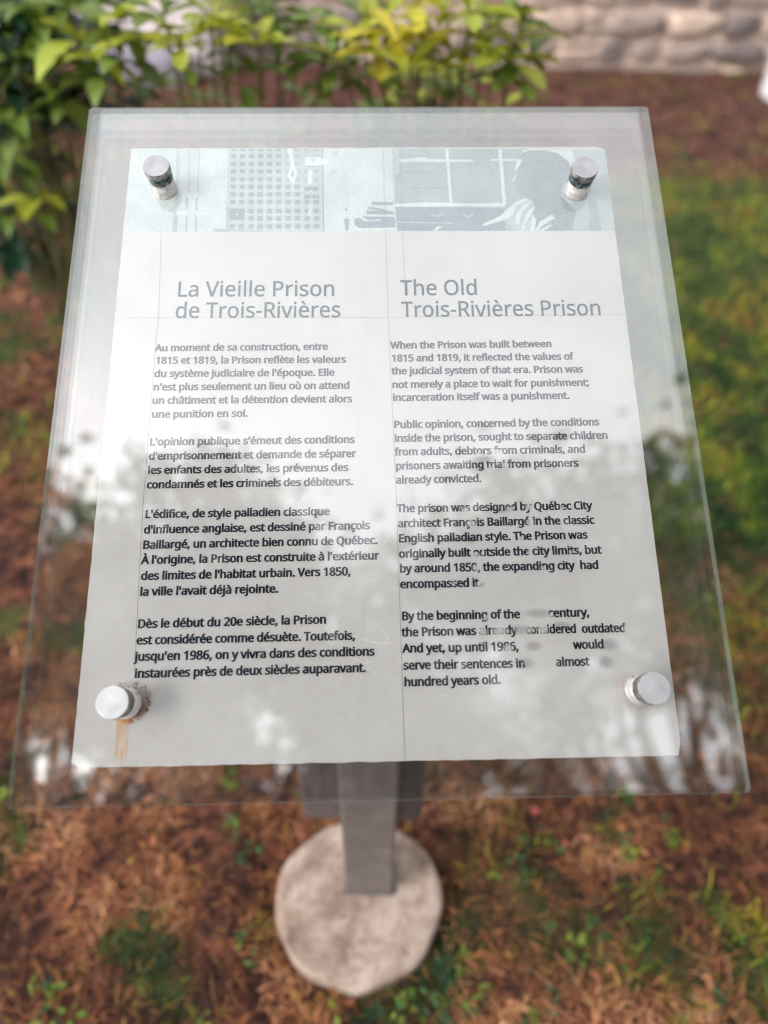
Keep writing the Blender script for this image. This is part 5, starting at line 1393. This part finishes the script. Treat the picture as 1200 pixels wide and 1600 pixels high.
# --- standoff bolts
k = NT('brushed_steel')
k.set(Base_Color=k.ramp(k.noise(60, 5, co=k.vmap((1, 1, 6))), [(0.3, (0.36, 0.36, 0.37)), (0.7, (0.47, 0.47, 0.48))]), Metallic=0.62, Roughness=k.rng(k.noise(220, 4), 0.3, 0.7, 0.55, 0.66))
k.bump(k.noise(500, 2), 0.06, 0.001)
M_CAP = k.mat
k = NT('shaded_steel_rim')  # darker steel for the cap sides, their shading painted into the colour
k.set(Base_Color=k.ramp(k.noise(150, 5, 0.7), [(0.35, (0.10, 0.085, 0.08)), (0.65, (0.42, 0.39, 0.37))]), Metallic=0.9, Roughness=0.38)
M_RIM = k.mat
k = NT('grimy_steel_sheen')  # pale tones paint the sky's reflection on the barrel, dark ones are grime
k.set(Base_Color=k.ramp(k.noise(160, 6, 0.7), [(0.30, (0.20, 0.17, 0.15)), (0.45, (0.55, 0.52, 0.50)), (0.75, (0.74, 0.72, 0.70))]), Metallic=0.35, Roughness=0.5)
M_BARREL = k.mat
k = NT('tarnished_sleeve')
k.set(Base_Color=k.ramp(k.noise(260, 6, 0.7), [(0.36, (0.008, 0.014, 0.016)), (0.50, (0.035, 0.075, 0.080)), (0.64, (0.34, 0.34, 0.32))]), Metallic=0.5, Roughness=0.4)
M_SLEEVE = k.mat
def standoff():
    bm = bmesh.new()
    lathe(bm, [(0.0112, -0.026), (0.0112, -0.0022), (0.0126, -0.0022), (0.0128, 0.0012), (0.0114, 0.0018), (0.0114, 0.0162)], 48)
    b = bm_obj('standoff', bm, M_BARREL, smooth=False)
    bm = bmesh.new()
    lathe(bm, [(0.0112, 0.0163), (0.0122, 0.0166), (0.0122, 0.0222), (0.0108, 0.0228), (0.0108, 0.0246)], 48)
    s = sub(bm_obj('sleeve', bm, M_SLEEVE), b)
    bm = bmesh.new()
    lathe(bm, [(0.0124, 0.0247), (0.0131, 0.0252), (0.0131, 0.0322), (0.0128, 0.0329), (0.0124, 0.0330), (0.0040, 0.03302)], 64)
    bm.faces.ensure_lookup_table()
    for f in bm.faces:
        if f.calc_center_median().z < 0.03285:
            f.material_index = 1
    c = sub(bm_obj('cap', bm, [M_CAP, M_RIM]), b)
    for o in (b, s, c):
        for p in o.data.polygons:
            p.use_smooth = len(p.vertices) == 4 and abs(p.normal.z) < 0.2
    return b
first = standoff()
for i, (u, vv, lab) in enumerate([(0.0390, 0.0515, None), (0.4645, 0.0555, None), (0.0402, 0.5630, 'rust stained bolt with an orange run below it'), (0.4712, 0.5600, None)]):
    if i == 0:
        b = first
    else:
        b = first.copy()
        COL.objects.link(b)
        for ch in first.children:
            cc_ = ch.copy()
            COL.objects.link(cc_)
            cc_.parent = b
    b.parent = sign
    b.matrix_basis = PM @ Matrix.Translation((u, -vv, 0)) @ Matrix.Rotation(i * 1.3, 4, 'Z')
    if lab:
        b['label'] = lab

# --- a fallen petal in the grass
V, F, K = [], [], []
leaf(V, F, K, (0.335, 0.655, ground_z(0.335, 0.655) + 0.02), (0.6, 0.4, 0.1), (0, 0, 1), 0.022, 0.016, 0.8, 0.4, (0.55, 0.10, 0.12), 'ovate')
o = mesh('fallen_petal', V, F, M_LEAF, smooth=True, cols=K)
tag(o, 'small pink fallen petal on the dry grass right of the footing', 'petal')
